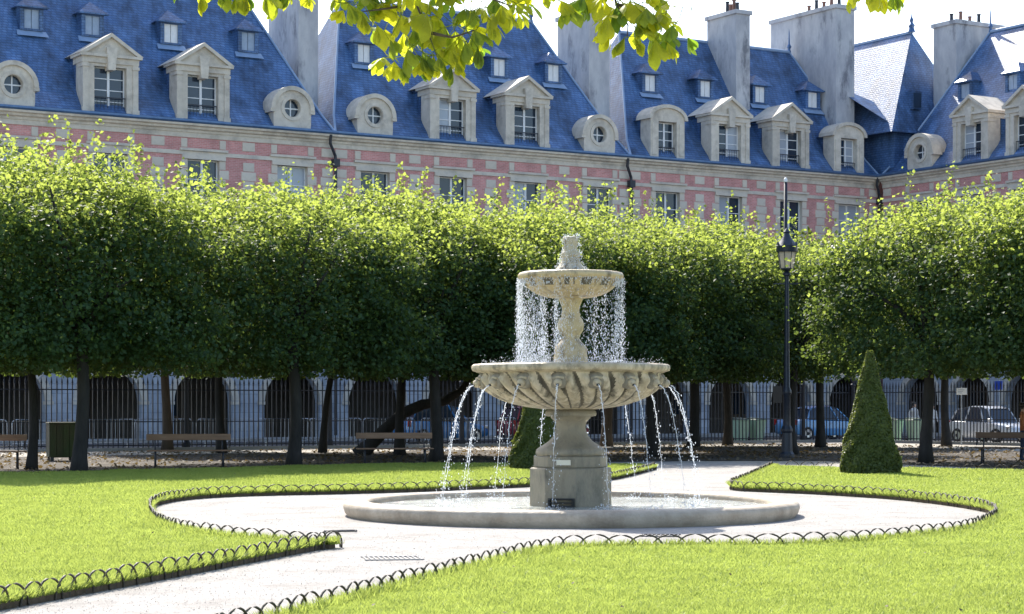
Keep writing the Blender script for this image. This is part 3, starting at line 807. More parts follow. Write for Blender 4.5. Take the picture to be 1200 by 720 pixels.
# end wall of slates filling the inner corner, and the hipped roof behind it
def corner_block():
    b = empty('corner_house', (CORNER.x, CORNER.y, 0), RZ_FACADE)
    tag(b, 'slate-hung corner house squeezed between the two terraces under a finial', 'building')
    mb = MB(); mb.box(-3.3, -.3, -5.5, -.15, .1, 14.2); mb.build('wall', 'brick', b)
    mb = MB(); mb.box(-3.3, -.3, -5.5, 1.0, 14.2, 17.0); mb.build('slate_wall', 'slate', b)
    mb = MB(); mb.add([(-3.5, 1.15, 17.0), (-.1, 1.15, 17.0), (1.4, -3.2, 20.0), (-2.0, -3.2, 18.9), (-3.5, -5.5, 17.0), (1.4, -5.5, 20.0)], [(0, 1, 2, 3), (0, 3, 4), (3, 2, 5, 4)])
    mb.build('roof', 'slate', b)
    mb = MB(); mb.box(-3.55, -.05, 1.0, 1.22, 16.9, 16.995); mb.build('gutter', 'zinc', b)
    rnd = random.Random(4)
    mb = MB(); mb.box(-2.3, -1.4, .98, 1.05, 14.9, 16.4); w = mb.build('window', 'white_paint', b)
    mb = MB(); mb.box(-2.22, -1.88, 1.048, 1.062, 15.0, 16.3).box(-1.82, -1.48, 1.048, 1.062, 15.0, 16.3); mb.build('pane', 'pane', w)
    return b
corner_block()
def back_roof():
    o = CORNER + E1 * 3.15
    b = empty('hipped_house', (o.x, o.y, 0), RZ_WING)
    # local x runs away along the wing; the hip end faces the square
    tag(b, 'tall hipped slate roof with finial rising behind the inner corner', 'building')
    x0, x1, hy, ze, zr = -1.5, 17.0, 3.5, 16.6, 22.7
    mb = MB(); mb.box(x0 + 2.2, x1 - .3, -hy + .5, hy - .75, 13.9, ze); mb.build('wall', 'slate', b)
    ins = 2.2
    vs = [(x0, -hy, ze), (x0, hy, ze), (x1, hy, ze), (x1, -hy, ze), (x0 + ins, 0, zr), (x1 - ins, 0, zr)]
    mb = MB(); mb.add(vs, [(0, 1, 4), (1, 2, 5, 4), (2, 3, 5), (3, 0, 4, 5)]); r = mb.build('roof', 'slate', b)
    mb = MB(); mb.tube([vs[4], vs[5]], .12, 6); mb.build('ridge_cap', 'lead', r)
    mb = MB(); mb.lathe([(.22, 0), (.14, .25), (.20, .38), (.08, .55), (.12, .68), (.03, .9), (.015, 1.1)], 10); mb.build('finial', 'zinc', r, loc=vs[4])
    mb = MB(); mb.box(x0 + .3, x0 + 1.1, 1.0, 1.7, 18.0, 19.0)
    d = mb.build('roof_window', 'slate', r); mb = MB(); mb.box(x0 + .27, x0 + .31, 1.08, 1.62, 18.1, 18.9); mb.build('pane', 'pane', d)
    return b
back_roof()
# ------------------------------------------------------------------ clipped lindens
def crown(parent, seed, ang, ha, hb, z0, zf, zb, nc, per, size, m, shoots=45, shift=(0, 0)):
    """block-clipped crown: leaf clumps spread through a rounded box whose top falls towards the square"""
    rng = np.random.default_rng(seed)
    ea = np.array([math.cos(ang), math.sin(ang)]); eb = np.array([-math.sin(ang), math.cos(ang)])   # eb points away from the lawn
    def top(b): 
        t = np.clip((b + 1) / 1.2, 0, 1)
        return zf + (zb - zf) * (t * t * (3 - 2 * t))
    def dome(a): return .55 * (1 - a * a) - .30 + .18 * np.sin(a * 4 + seed)
    n0 = nc * 7
    a, b, h = rng.random(n0) * 2 - 1, rng.random(n0) * 2 - 1, rng.random(n0) * 2 - 1
    r = (np.abs(a) ** 10 + np.abs(b) ** 6 + np.abs(h) ** 8) ** .125
    lump = .09 * np.sin(a * 5 + seed) * np.cos(h * 4 + b * 3 + seed * 1.7) + .07 * np.sin(a * 11 + h * 9 + seed * .7)
    hole = np.sin(a * 8.5 + seed * 3.1) * np.sin(h * 6.5 + seed * 1.3) * np.sin(b * 7 + seed)
    keep = (r < .96 + lump) & ((hole < .33) | (rng.random(n0) < .35)) & (rng.random(n0) < np.where(r > .74, 1.0, .34))
    a, b, h = a[keep][:nc], b[keep][:nc], h[keep][:nc]
    c = len(a)
    zz = z0 + (top(b) + dome(a) - z0) * (h * .5 + .5)
    C = np.stack([(a * ha + shift[0])[:, None] * ea + (b * hb + shift[1])[:, None] * eb], 0)[0]
    C = np.concatenate([C, zz[:, None]], 1)
    out = np.stack([a ** 3, b ** 3, h ** 3], 1); ow = out[:, :1] * np.append(ea, 0) + out[:, 1:2] * np.append(eb, 0) + out[:, 2:3] * np.array([0, 0, 1])
    sig = .13 + .20 * rng.random(c)
    P = np.repeat(C, per, 0) + rng.normal(size=(c * per, 3)) * np.repeat(sig, per)[:, None] * np.array([1.15, 1.15, .8])
    N = rng.normal(size=(c * per, 3)) * .75 + np.repeat(ow, per, 0) * .5 + np.array([0, 0, .75])
    # this year's shoots standing above the clipped top
    SP, SN = [], []
    for k in range(shoots):
        aa, bb = rng.random() * 2 - 1, rng.random() * 1.9 - .95
        L = rng.random() ** 2.2 * 1.15 + .15; q = 10 + int(20 * L)
        base = np.append((aa * ha * .93 + shift[0]) * ea + (bb * hb * .93 + shift[1]) * eb, top(np.array([bb]))[0] + dome(aa) - .25)
        d = np.array([rng.normal() * .14, rng.normal() * .14, 1.0])
        t = rng.random(q)[:, None]
        SP.append(base + d * t * (L + .25) + rng.normal(size=(q, 3)) * (.13 - .07 * t)); SN.append(rng.normal(size=(q, 3)) + np.array([0, 0, .5]))
    if shoots: P = np.concatenate([P] + SP); N = np.concatenate([N] + SN)
    low = P[:, 2] < z0 - .15
    P[low, 2] = z0 - .15 * rng.random(low.sum())
    V, F = leaves(P, N, size, rng)
    o = soup('crown', V, F, m, parent)
    if m == 'linden':                                   # sun on the clipped top put into the leaf colour, brighter upwards
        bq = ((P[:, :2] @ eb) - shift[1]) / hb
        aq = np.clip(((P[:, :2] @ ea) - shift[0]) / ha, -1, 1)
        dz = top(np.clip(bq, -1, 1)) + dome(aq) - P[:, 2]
        lit_top = rng.random(len(P)) < np.interp(dz, [-2, .1, .5, 1.1, 2.2], [1, .85, .45, .07, .015])
        o.data.materials.append(M['linden_lit_top'])
        o.data.polygons.foreach_set('material_index', np.concatenate([lit_top, lit_top]).astype(np.int32))
    return o
def linden(xy, ang, label, seed, r0=.17, ha=3.4, hb=2.9, z0=2.5, zf=5.5, zb=8.25, nc=900, per=34, size=.125, m='linden', bark='bark', lean=(0, 0), shoots=45, group='clipped lindens round the square', shift=(0, 0)):
    rnd = random.Random(seed)
    t = empty('linden_tree', (xy[0], xy[1], 0)); tag(t, label, 'tree', group)
    pts, rad = [], []
    zt = z0 + .9
    for k in range(9):
        f = k / 8
        pts.append((lean[0] * f + .05 * math.sin(f * 5 + seed), lean[1] * f + .05 * math.cos(f * 4 + seed), -.05 + (zt + .05) * f))
        rad.append(r0 * (1.45 if k == 0 else 1.12 if k == 1 else 1.0 - .22 * f))
    mb = MB(); mb.tube(pts, rad, 12); mb.build('trunk', bark, t, smooth=True)
    end = Vector(pts[-1])
    for k in range(7):
        a = 2 * math.pi * k / 7 + rnd.random(); rr = rnd.uniform(.8, ha * .5)
        p3 = end + Vector((math.cos(a) * rr, math.sin(a) * rr, rnd.uniform(.8, zf - zt + .3)))
        p1 = end + Vector((0, 0, -.25)); p2 = p1.lerp(p3, .45) + Vector((0, 0, .35))
        lb = MB(); lb.tube([p1, p1.lerp(p2, .5) + Vector((0, 0, .06)), p2, p2.lerp(p3, .5), p3], [r0 * .55, r0 * .48, r0 * .38, r0 * .26, r0 * .12], 7); lb.build('limb', bark, t, smooth=True)
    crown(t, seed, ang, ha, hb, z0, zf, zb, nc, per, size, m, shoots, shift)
    return t
A1 = math.atan2(17.8, 19.3)
AW = math.atan2(-W1.y, -W1.x)
front = [((-10.1, 46.9), A1, 'thick-trunked clipped linden just right of the box bin', .165, 2.95),
         ((-5.67, 52.1), A1, 'clipped linden with dark trunk beyond the end of the long bench', .17, 3.1),
         ((-2.18, 56.85), A1, 'clipped linden seen behind the leftmost fountain jets', .17, 2.9),
         ((1.1, 59.9), A1, 'clipped linden hidden behind the fountain column', .17, 2.9),
         ((4.4, 62.5), A1, 'clipped linden behind the jets on the right of fountain', .17, 3.0),
         ((9.1, 65.2), A1, 'clipped linden standing right behind the lamp post', .20, 3.1),
         ((11.46, 55.18), math.pi + AW, 'clipped linden between the cone and the dark bench', .17, 3.4),
         ((14.8, 49.7), math.pi + AW, 'clipped linden crown filling the right edge of the picture', .18, 3.4)]
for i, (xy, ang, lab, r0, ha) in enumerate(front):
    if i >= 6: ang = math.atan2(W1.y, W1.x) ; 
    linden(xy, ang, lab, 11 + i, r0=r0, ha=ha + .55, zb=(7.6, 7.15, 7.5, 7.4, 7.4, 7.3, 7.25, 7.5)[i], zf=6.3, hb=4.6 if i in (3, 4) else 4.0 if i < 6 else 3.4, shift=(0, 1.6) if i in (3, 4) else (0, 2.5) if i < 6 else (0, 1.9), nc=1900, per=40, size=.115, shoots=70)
linden((-12.0, 50.0), A1, 'slim clipped linden left of the box bin', 31, r0=.12, ha=3.0, hb=2.2, zf=6.2, zb=7.2, nc=700, per=32, size=.13)
rear = [((-12.2, 70.6), 'rear linden with sunlit brown trunk at the railings', 'bark_pale', .17, (0, 0)),
        ((-9.77, 67.0), 'rear linden with dark trunk behind the right end of long bench', 'bark', .15, (0, 0)),
        ((-6.4, 67.4), 'rear linden with slim leaning trunk at the railings', 'bark', .12, (.45, .2)),
        ((-3.53, 63.6), 'rear linden with straight trunk behind the middle bench', 'bark', .15, (0, 0)),
        ((3.73, 78.0), 'rear linden with brown trunk seen under the fountain bowl', 'bark_pale', .2, (0, 0)),
        ((6.96, 76.5), 'rear linden with black trunk right of the fountain', 'bark', .2, (0, 0)),
        ((8.6, 80.0), 'rear linden with thin trunk near the green bins', 'bark', .17, (0, 0)),
        ((11.76, 76.6), 'rear linden with thin trunk just right of the lamp', 'bark', .17, (.1, 0)),
        ((16.9, 78.0), 'rear linden with trunk by the silver car', 'bark', .17, (0, 0))]
for i, (xy, lab, bk, r0, ln) in enumerate(rear):
    linden(xy, TH if i < 8 else math.atan2(W1.y, W1.x), lab, 51 + i, r0=r0, ha=3.2, hb=3.0, z0=2.95, zf=6.4, zb=7.6, nc=620, per=26, size=.19, m='linden_far', bark=bk, lean=ln, shoots=8, group='rear row of lindens along the railings')
def leaning_trunk():
    t = empty('leaning_tree', (-4.9, 64.5, 0)); tag(t, 'thick crooked trunk leaning low to the right behind the middle bench', 'tree')
    pts = [(-.05, 0, -.05), (.35, .1, .35), (.85, .2, .85), (1.4, .3, 1.35), (2.0, .35, 1.62), (2.7, .4, 1.72), (3.3, .45, 2.1), (3.8, .5, 2.9)]
    mb = MB(); mb.tube(pts, [.30, .22, .20, .19, .17, .15, .13, .10], 10); mb.build('trunk', 'bark', t, smooth=True)
    rng = np.random.default_rng(5)
    C = np.array([3.6, .5, 3.3]) + rng.normal(size=(70, 3)) * np.array([.7, .5, .35])
    P = np.repeat(C, 24, 0) + rng.normal(size=(70 * 24, 3)) * .2
    V, F = leaves(P, rng.normal(size=P.shape) + np.array([0, 0, .6]), .15, rng); soup('crown', V, F, 'linden_far', t)
leaning_trunk()
# fallen leaves under the trees
def fallen():
    rng = np.random.default_rng(8); n = 6000
    poly = [(-30, 33), (-12.9, 45.4), (-6, 51.0), (0, 54.4), (5.2, 57.6), (9.0, 57.6), (12.0, 51.5), (19, 40), (30, 46), (16, 80), (8.5, 84), (-4.0, 74), (-17, 66), (-34, 58)]
    x = rng.random(n * 3) * 46 - 23; y = 40 + rng.random(n * 3) * 44
    k = inside(x, y, poly) & (np.abs(x) < y * .275); x, y = x[k][:n], y[k][:n]
    P = np.stack([x, y, .015 + .02 * rng.random(len(x))], 1)
    N = rng.normal(size=P.shape) * .35 + np.array([0, 0, 1])
    V, F = leaves(P, N, .115, rng); o = soup('fallen_leaves', V, F, 'litter'); tag(o, 'dry brown fallen leaves scattered under the clipped trees', 'leaves', kind='stuff')
fallen()
def lawn_litter():
    rng = np.random.default_rng(18); n = 130
    y = 14 + rng.random(n * 4) ** 1.2 * 36; x = (rng.random(n * 4) * 2 - 1) * y * .27
    k = inside(x, y, LEFT_S + LEFT_FAR) | inside(x, y, RIGHT_S + RIGHT_FAR); x, y = x[k][:n], y[k][:n]
    P = np.stack([x, y, np.full(len(x), .09)], 1); V, F = leaves(P, rng.normal(size=P.shape) * .4 + np.array([0, 0, 1]), .032, rng)
    tag(soup('fallen_leaves', V, F, 'litter'), 'few small dry leaves lying on the lawns', 'leaves', kind='stuff')
lawn_litter()

# ------------------------------------------------------------------ clipped cones
def cone_topiary(xy, h, rb, label, seed):
    t = empty('cone_topiary', (xy[0], xy[1], .05)); tag(t, label, 'topiary', 'clipped evergreen cones')
    mb = MB(); mb.tube([(0, 0, -.06), (0, 0, .3)], .07, 8); mb.build('trunk', 'bark', t)
    rng = np.random.default_rng(seed); n = 26000
    u = rng.random(n); f = 1 - np.sqrt(1 - u * .997)              # denser towards the wide base
    z = .03 + f * h
    prof = lambda f: rb * np.minimum(1.0, .93 + f * 1.2) * (1 - f) ** .97
    a = rng.random(n) * 2 * math.pi
    lump = 1 + .05 * np.sin(a * 3 + z * 5 + seed) + .04 * np.sin(a * 7 - z * 9) + (rng.random(n) < .02) * .09 * rng.random(n)
    r = (prof(f) + .015) * lump * (1 - .16 * rng.random(n) ** 2)
    P = np.stack([r * np.cos(a), r * np.sin(a), z], 1)
    N = np.stack([np.cos(a), np.sin(a), np.full(n, .35)], 1) + rng.normal(size=(n, 3)) * .55
    V, F = leaves(P, N, .062, rng, .7)
    soup('foliage', V, F, 'box_leaf', t)
    mb = MB(); mb.lathe([(rb * .80, .04), (rb * .76, .3), (rb * .02, h * .93)], 20); mb.build('inner_growth', 'box_leaf', t)
    return t
cone_topiary((8.1, 45.3), 2.92, .70, 'tall clipped evergreen cone on the right lawn', 1)
cone_topiary((.62, 48.2), 2.7, .70, 'dark clipped evergreen cone half hidden behind the fountain', 2)

# ------------------------------------------------------------------ the fountain
FX, FY = .86, 29.3
def fountain():
    t = empty('fountain', (FX, FY, 0)); tag(t, 'tiered stone fountain with two bowls and round pool spouting water', 'fountain')
    # pool
    prof = [(3.24, -.03), (3.26, .0), (3.30, .05), (3.325, .13), (3.31, .18), (3.26, .212), (3.18, .222), (3.02, .222), (2.96, .205), (2.94, .16), (2.94, .02)]
    mb = MB(); mb.lathe(prof, 96, capt=False, capb=False); mb.build('pool_rim', 'pool_stone', t, smooth=True)
    mb = MB(); mb.lathe([(2.95, .03), (2.95, .035)], 64); mb.build('pool_floor', 'pool_floor', t)
    mb = MB(); n = 64
    rings = [0.02, .6, 1.2, 1.8, 2.4, 2.942]
    rng = random.Random(3)
    vs = []
    for r in rings:
        for k in range(n):
            a = 2 * math.pi * k / n; vs.append((r * math.cos(a), r * math.sin(a), .135 + (.004 * math.sin(7 * a + r * 9) if r < 2.9 else 0)))
    fs = [(i * n + k, i * n + (k + 1) % n, (i + 1) * n + (k + 1) % n, (i + 1) * n + k) for i in range(len(rings) - 1) for k in range(n)] + [tuple(range(n - 1, -1, -1))]
    mb.add(vs, fs); mb.build('pool_water', 'water', t, smooth=True)
    # octagonal pedestal (an edge turned to the viewer)
    ph = R(-90 + 5)
    oc = lambda r, z0, z1, bev: [(r * .985, z0), (r, z0 + .015), (r, z1 - bev), (r - bev, z1)]
    mb = MB(); mb.lathe(oc(.60, .06, .69, .02), 8, ph); pb = mb.build('pedestal', 'fountain_grey', t)
    mb = MB(); mb.lathe(oc(.545, .692, .86, .015), 8, ph); mb.build('pedestal_step', 'fountain_grey', t)
    pm = MB(); pm.box(-.105, .105, -.02, .0, 0, .075); q = pm.build('plaque', 'plaque', t); q.location = (-.115, -.511, .735); q.rotation_euler = (0, 0, R(-17.5))
    pm = MB(); pm.box(-.19, .19, -.05, .03, 0, .022).box(-.19, .19, -.05, .03, .052, .068).box(-.19, .19, -.05, .03, .102, .125).box(-.19, -.165, -.05, .03, .022, .102).box(.165, .19, -.05, .03, .022, .102)
    q = pm.build('grille', 'black', t); q.location = (-.15, -.56, .135); q.rotation_euler = (0, 0, R(-17.5))
    # lower stem: bell foot and neck
    mb = MB(); mb.lathe([(.50, .862), (.515, .90), (.505, .95), (.46, .985), (.40, 1.02), (.325, 1.07), (.262, 1.14), (.226, 1.22), (.216, 1.29), (.236, 1.36), (.275, 1.40), (.29, 1.405), (.29, 1.43), (.365, 1.44), (.38, 1.47), (.37, 1.51), (.30, 1.56)], 40)
    mb.build('foot', 'fountain_grey', t, smooth=True)
    # big bowl with twisted gadroons
    k = 32
    def gad(a, r, z):
        f = max(0.0, min(1.0, (r - .42) / .3)) * max(0.0, min(1.0, (2.06 - z) / .08))
        return 1 + .10 * f * (abs(math.sin((a * k + (z - 1.5) * 11) * .5)) - .5)
    prof = [(.30, 1.535), (.45, 1.545), (.62, 1.57), (.80, 1.61), (.96, 1.665), (1.09, 1.73), (1.19, 1.80), (1.26, 1.87), (1.305, 1.94), (1.32, 2.0), (1.33, 2.06), (1.39, 2.085), (1.44, 2.10), (1.455, 2.135), (1.45, 2.175), (1.42, 2.195), (1.36, 2.20), (1.30, 2.17), (1.1, 2.05), (.3, 1.98)]
    prof = [(a[0] + (b[0] - a[0]) * q / 4, a[1] + (b[1] - a[1]) * q / 4) for a, b in zip(prof[:-1], prof[1:]) for q in range(4)] + [prof[-1]]
    mb = MB(); mb.lathe(prof, 512, mod=gad)
    for i, f in enumerate(mb.f):                        # darker faces along the grooves, to bring out the gadroons
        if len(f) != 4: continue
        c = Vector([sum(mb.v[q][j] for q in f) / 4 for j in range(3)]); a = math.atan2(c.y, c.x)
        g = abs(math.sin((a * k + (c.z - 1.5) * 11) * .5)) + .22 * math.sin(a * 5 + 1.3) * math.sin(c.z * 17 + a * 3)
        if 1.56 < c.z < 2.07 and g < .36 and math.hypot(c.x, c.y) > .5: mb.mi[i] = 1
    mb.build('lower_bowl', ['fountain_stone', 'fountain_dark'], t, smooth=True)
    mb = MB(); mb.lathe([(1.315, 2.155), (1.315, 2.16)], 48); mb.build('bowl_water', 'water', t)
    # lion masks round the bowl
    src = None
    for i in range(16):
        a = R(-90 - 9 + 22.5 * i)
        if src is None:
            mb = MB()
            mb.lathe([(.02, -.115), (.085, -.10), (.12, -.04), (.13, .02), (.115, .08), (.06, .115), (.01, .12)], 14, mod=lambda a_, r_, z_: 1 + .10 * math.sin(a_ * 9))
            m1 = mb.build('lion_mask', 'fountain_grey', t, smooth=True)
            for v in m1.data.vertices: v.co.x = v.co.x * .55
            mz = MB(); mz.lathe([(.03, -.02), (.058, 0), (.060, .05), (.035, .085), (.01, .09)], 10)
            bmz = [(z_ * 1.0 + .05, y_, x_ - .03) for x_, y_, z_ in mz.v]; mz.v = bmz
            m2 = mz.build('muzzle', 'fountain_stone', m1, smooth=True)
            br = MB(); br.prism_yz([(-.08, .02), (-.02, .03), (0, .04), (.02, .03), (.08, .02), (.08, .05), (0, .062), (-.08, .05)], .05, .085); m3 = br.build('brow', 'fountain_stone', m1)
            ms = MB(); ms.box(.125, .145, -.022, .022, -.075, -.045); m4 = ms.build('mouth', 'black', m1)
            src = m1; o = m1
        else: o = copy_tree(src, t)
        o.location = (1.315 * math.cos(a), 1.315 * math.sin(a), 1.945); o.rotation_euler = (0, 0, a)
    # upper stem: plinth, flare, baluster bulb, neck
    mb = MB(); mb.lathe([(.245, 2.14), (.25, 2.30), (.235, 2.36), (.245, 2.40), (.225, 2.46), (.155, 2.53), (.125, 2.58), (.145, 2.63), (.185, 2.70), (.195, 2.78), (.175, 2.85), (.135, 2.90), (.145, 2.92), (.125, 2.96), (.13, 3.03), (.165, 3.12), (.18, 3.15), (.20, 3.17)], 36)
    mb.build('baluster_stem', 'fountain_ochre', t, smooth=True)
    k2 = 28
    def gad2(a, r, z):
        f = max(0.0, min(1.0, (r - .25) / .2)) * max(0.0, min(1.0, (3.40 - z) / .05))
        return 1 + .05 * f * (abs(math.sin(a * k2 * .5)) - .5)
    prof = [(.20, 3.16), (.32, 3.175), (.45, 3.21), (.56, 3.265), (.635, 3.33), (.665, 3.385), (.68, 3.41), (.73, 3.43), (.772, 3.455), (.775, 3.50), (.755, 3.53), (.72, 3.54), (.68, 3.53), (.5, 3.46), (.2, 3.44)]
    mb = MB(); mb.lathe(prof, 224, mod=gad2)
    for i, f in enumerate(mb.f):  # dark drip marks below the lip
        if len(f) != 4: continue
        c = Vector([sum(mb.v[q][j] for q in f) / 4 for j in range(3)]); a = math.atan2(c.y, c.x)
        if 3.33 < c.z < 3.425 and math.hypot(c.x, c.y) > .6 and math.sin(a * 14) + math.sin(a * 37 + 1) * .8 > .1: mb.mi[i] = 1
    mb.build('upper_bowl', ['fountain_ochre', 'fountain_dark'], t, smooth=True)
    mb = MB(); mb.lathe([(.70, 3.51), (.70, 3.515)], 40); mb.build('bowl_water', 'water', t)
    mb = MB(); mb.lathe([(.27, 3.50), (.25, 3.56), (.19, 3.62), (.14, 3.70), (.13, 3.76), (.145, 3.80), (.12, 3.84), (.095, 3.87), (.10, 3.96), (.115, 4.02), (.10, 4.06), (.05, 4.07)], 28)
    mb.build('spout', 'fountain_stone', t, smooth=True)
    # --- water: jets from the masks
    rng = np.random.default_rng(21)
    octv = np.array([(1, 0, 0), (-1, 0, 0), (0, 1, 0), (0, -1, 0), (0, 0, 1), (0, 0, -1)], float)
    octf = np.array([(0, 2, 4), (2, 1, 4), (1, 3, 4), (3, 0, 4), (2, 0, 5), (1, 2, 5), (3, 1, 5), (0, 3, 5)])
    def drops(name, P, rad, el, parent=t, mname='water_drop', kind='stuff'):
        n = len(P); S = np.stack([rad, rad, rad * el], 1)
        V = (P[:, None, :] + octv[None] * S[:, None, :]).reshape(-1, 3)
        F = (octf[None] + (np.arange(n) * 6)[:, None, None]).reshape(-1, 3)
        o = soup(name, V, F, mname, parent, smooth=True)
        if kind: o['kind'] = kind
        return o
    for i in range(16):
        a = R(-90 - 9 + 22.5 * i); vx = .78 + .10 * rng.normal(); T = math.sqrt(2 * 1.74 / 9.81)
        pth, rad = [], []
        m = 26
        for q in range(m):
            tt = T * q / (m - 1); r = 1.45 + vx * tt; z = 1.885 - .5 * 9.81 * tt * tt
            pth.append((r * math.cos(a) + .006 * rng.normal(), r * math.sin(a) + .006 * rng.normal(), z))
            rad.append(max(.0016, .0066 - .0052 * q / m + .0014 * rng.normal() * q / m))
        jb = MB(); jb.tube(pth, rad, 6); j = jb.build('water_jet', 'water_drop', t, smooth=True)
        n = 130; tt = T * np.sqrt(rng.random(n)); sp = .012 + .035 * (tt / T) ** 2
        r = 1.45 + vx * tt + rng.normal(size=n) * sp
        aa = a + rng.normal(size=n) * sp / 1.5
        P = np.stack([r * np.cos(aa), r * np.sin(aa), np.maximum(.14, 1.885 - .5 * 9.81 * tt ** 2 + rng.normal(size=n) * .02)], 1)
        drops('droplets', P, .0022 + .0050 * rng.random(n) ** 1.5, 2.4, j)
    # --- veil falling from the upper bowl into the lower one
    n = 12000
    g = rng.random(46) * 6.283                                     # strands
    a = np.where(rng.random(n) < .7, g[np.minimum(45, (46 * rng.random(n) ** 1.5).astype(int))] + rng.normal(size=n) * .03, rng.random(n) * 6.283)
    u = rng.random(n) ** .8; z = 3.46 - 1.28 * u
    r = .775 - .02 * u + np.abs(rng.normal(size=n)) * .03 * (.4 + u) - .20 * u * rng.random(n) ** 2
    P = np.stack([r * np.cos(a), r * np.sin(a), z], 1)
    drops('falling_droplets', P, .0017 + .0034 * rng.random(n) ** 2, 3.6)
    # thin sheets clinging under the lip
    n = 900; a = rng.random(n) * 6.283; r = .70 + .07 * rng.random(n); P = np.stack([r * np.cos(a), r * np.sin(a), 3.44 - .10 * rng.random(n) ** 2], 1)
    drops('lip_droplets', P, .003 + .004 * rng.random(n), 3.0)
    # foam and bubbling head of the spout, splashes on both bowls
    n = 900; z = 3.53 + .58 * rng.random(n) ** 1.3; a = rng.random(n) * 6.283
    r = np.interp(z, [3.53, 3.6, 3.7, 3.8, 3.9, 4.05, 4.12], [.33, .24, .165, .16, .125, .125, .10]) + rng.normal(size=n) * .018
    drops('spout_foam', np.stack([r * np.cos(a), r * np.sin(a), z], 1), .003 + .0035 * rng.random(n), 1.6, mname='foam')
    n = 1500; a = rng.random(n) * 6.283; r = 1.35 * np.sqrt(rng.random(n)); z = 2.18 + np.abs(rng.normal(size=n)) * .055
    drops('splash', np.stack([r * np.cos(a), r * np.sin(a), z], 1), .002 + .004 * rng.random(n), 1.0)
    n = 900; i = rng.integers(0, 16, n); a = np.radians(-90 - 9 + 22.5 * i) + rng.normal(size=n) * .05; r = 1.92 + rng.normal(size=n) * .09; z = .145 + np.abs(rng.normal(size=n)) * .05
    drops('splash', np.stack([r * np.cos(a), r * np.sin(a), z], 1), .004 + .006 * rng.random(n), 1.0)
fountain()

# ------------------------------------------------------------------ railings
FC = Vector((14.9, 88.0, 0))
def fence_mesh():
    mb = MB(); s = .017
    mb.box(-s, s, -s, s, .06, 2.36)
    mb.add([(-.035, -.012, 2.36), (.035, -.012, 2.36), (.035, .012, 2.36), (-.035, .012, 2.36), (0, 0, 2.62)], [(0, 1, 4), (1, 2, 4), (2, 3, 4), (3, 0, 4), (0, 3, 2, 1)])
    mb.box(-.022, .022, -.02, .02, 2.30, 2.345)
    o = mb.build('picket', 'fence_paint'); me = o.data; bpy.data.objects.remove(o); return me
PICKET = fence_mesh()
def fence(p0, d, L, label, sp, post_at):
    t = empty('iron_railing', p0, math.atan2(d.y, d.x)); tag(t, label, 'railing', 'iron railings round the garden')
    for z0, z1 in ((.16, .20), (1.0, 1.03), (2.12, 2.16)):
        mb = MB(); mb.box(0, L, -.022, .022, z0, z1); mb.build('rail', 'fence_paint', t)
    mb = MB(); mb.box(0, L, -.16, .16, -.03, .10); mb.build('plinth', 'pavestone', t)
    n = int(L / sp)
    for i in range(n):
        x = sp * (i + .5)
        if min(abs(x - q) for q in post_at) < .13: continue
        o = link('picket', PICKET, t); o.location = (x, 0, random.uniform(-.012, .012)); o.rotation_euler = (0, random.uniform(-.006, .006), 0)
    pm = None
    for x in post_at:
        mb = MB(); mb.lathe([(.13, 0), (.13, .25), (.095, .32), (.085, 2.4), (.11, 2.44), (.11, 2.5), (.06, 2.56), (.10, 2.66), (.115, 2.74), (.09, 2.83), (.02, 2.9)], 12)
        mb.build('post', 'fence_paint', t, loc=(x, 0, 0))
F0 = FC - E1 * 42.0
fence(F0, E1, 42.0, 'long black iron railing with spear tips below the terrace', .185, [5.1 + 5.7 * k for k in range(7)])
fence(FC, W1, 16.0, 'black iron railing with spear tips in front of the silver car', .185, [.15, 5.8, 11.5])

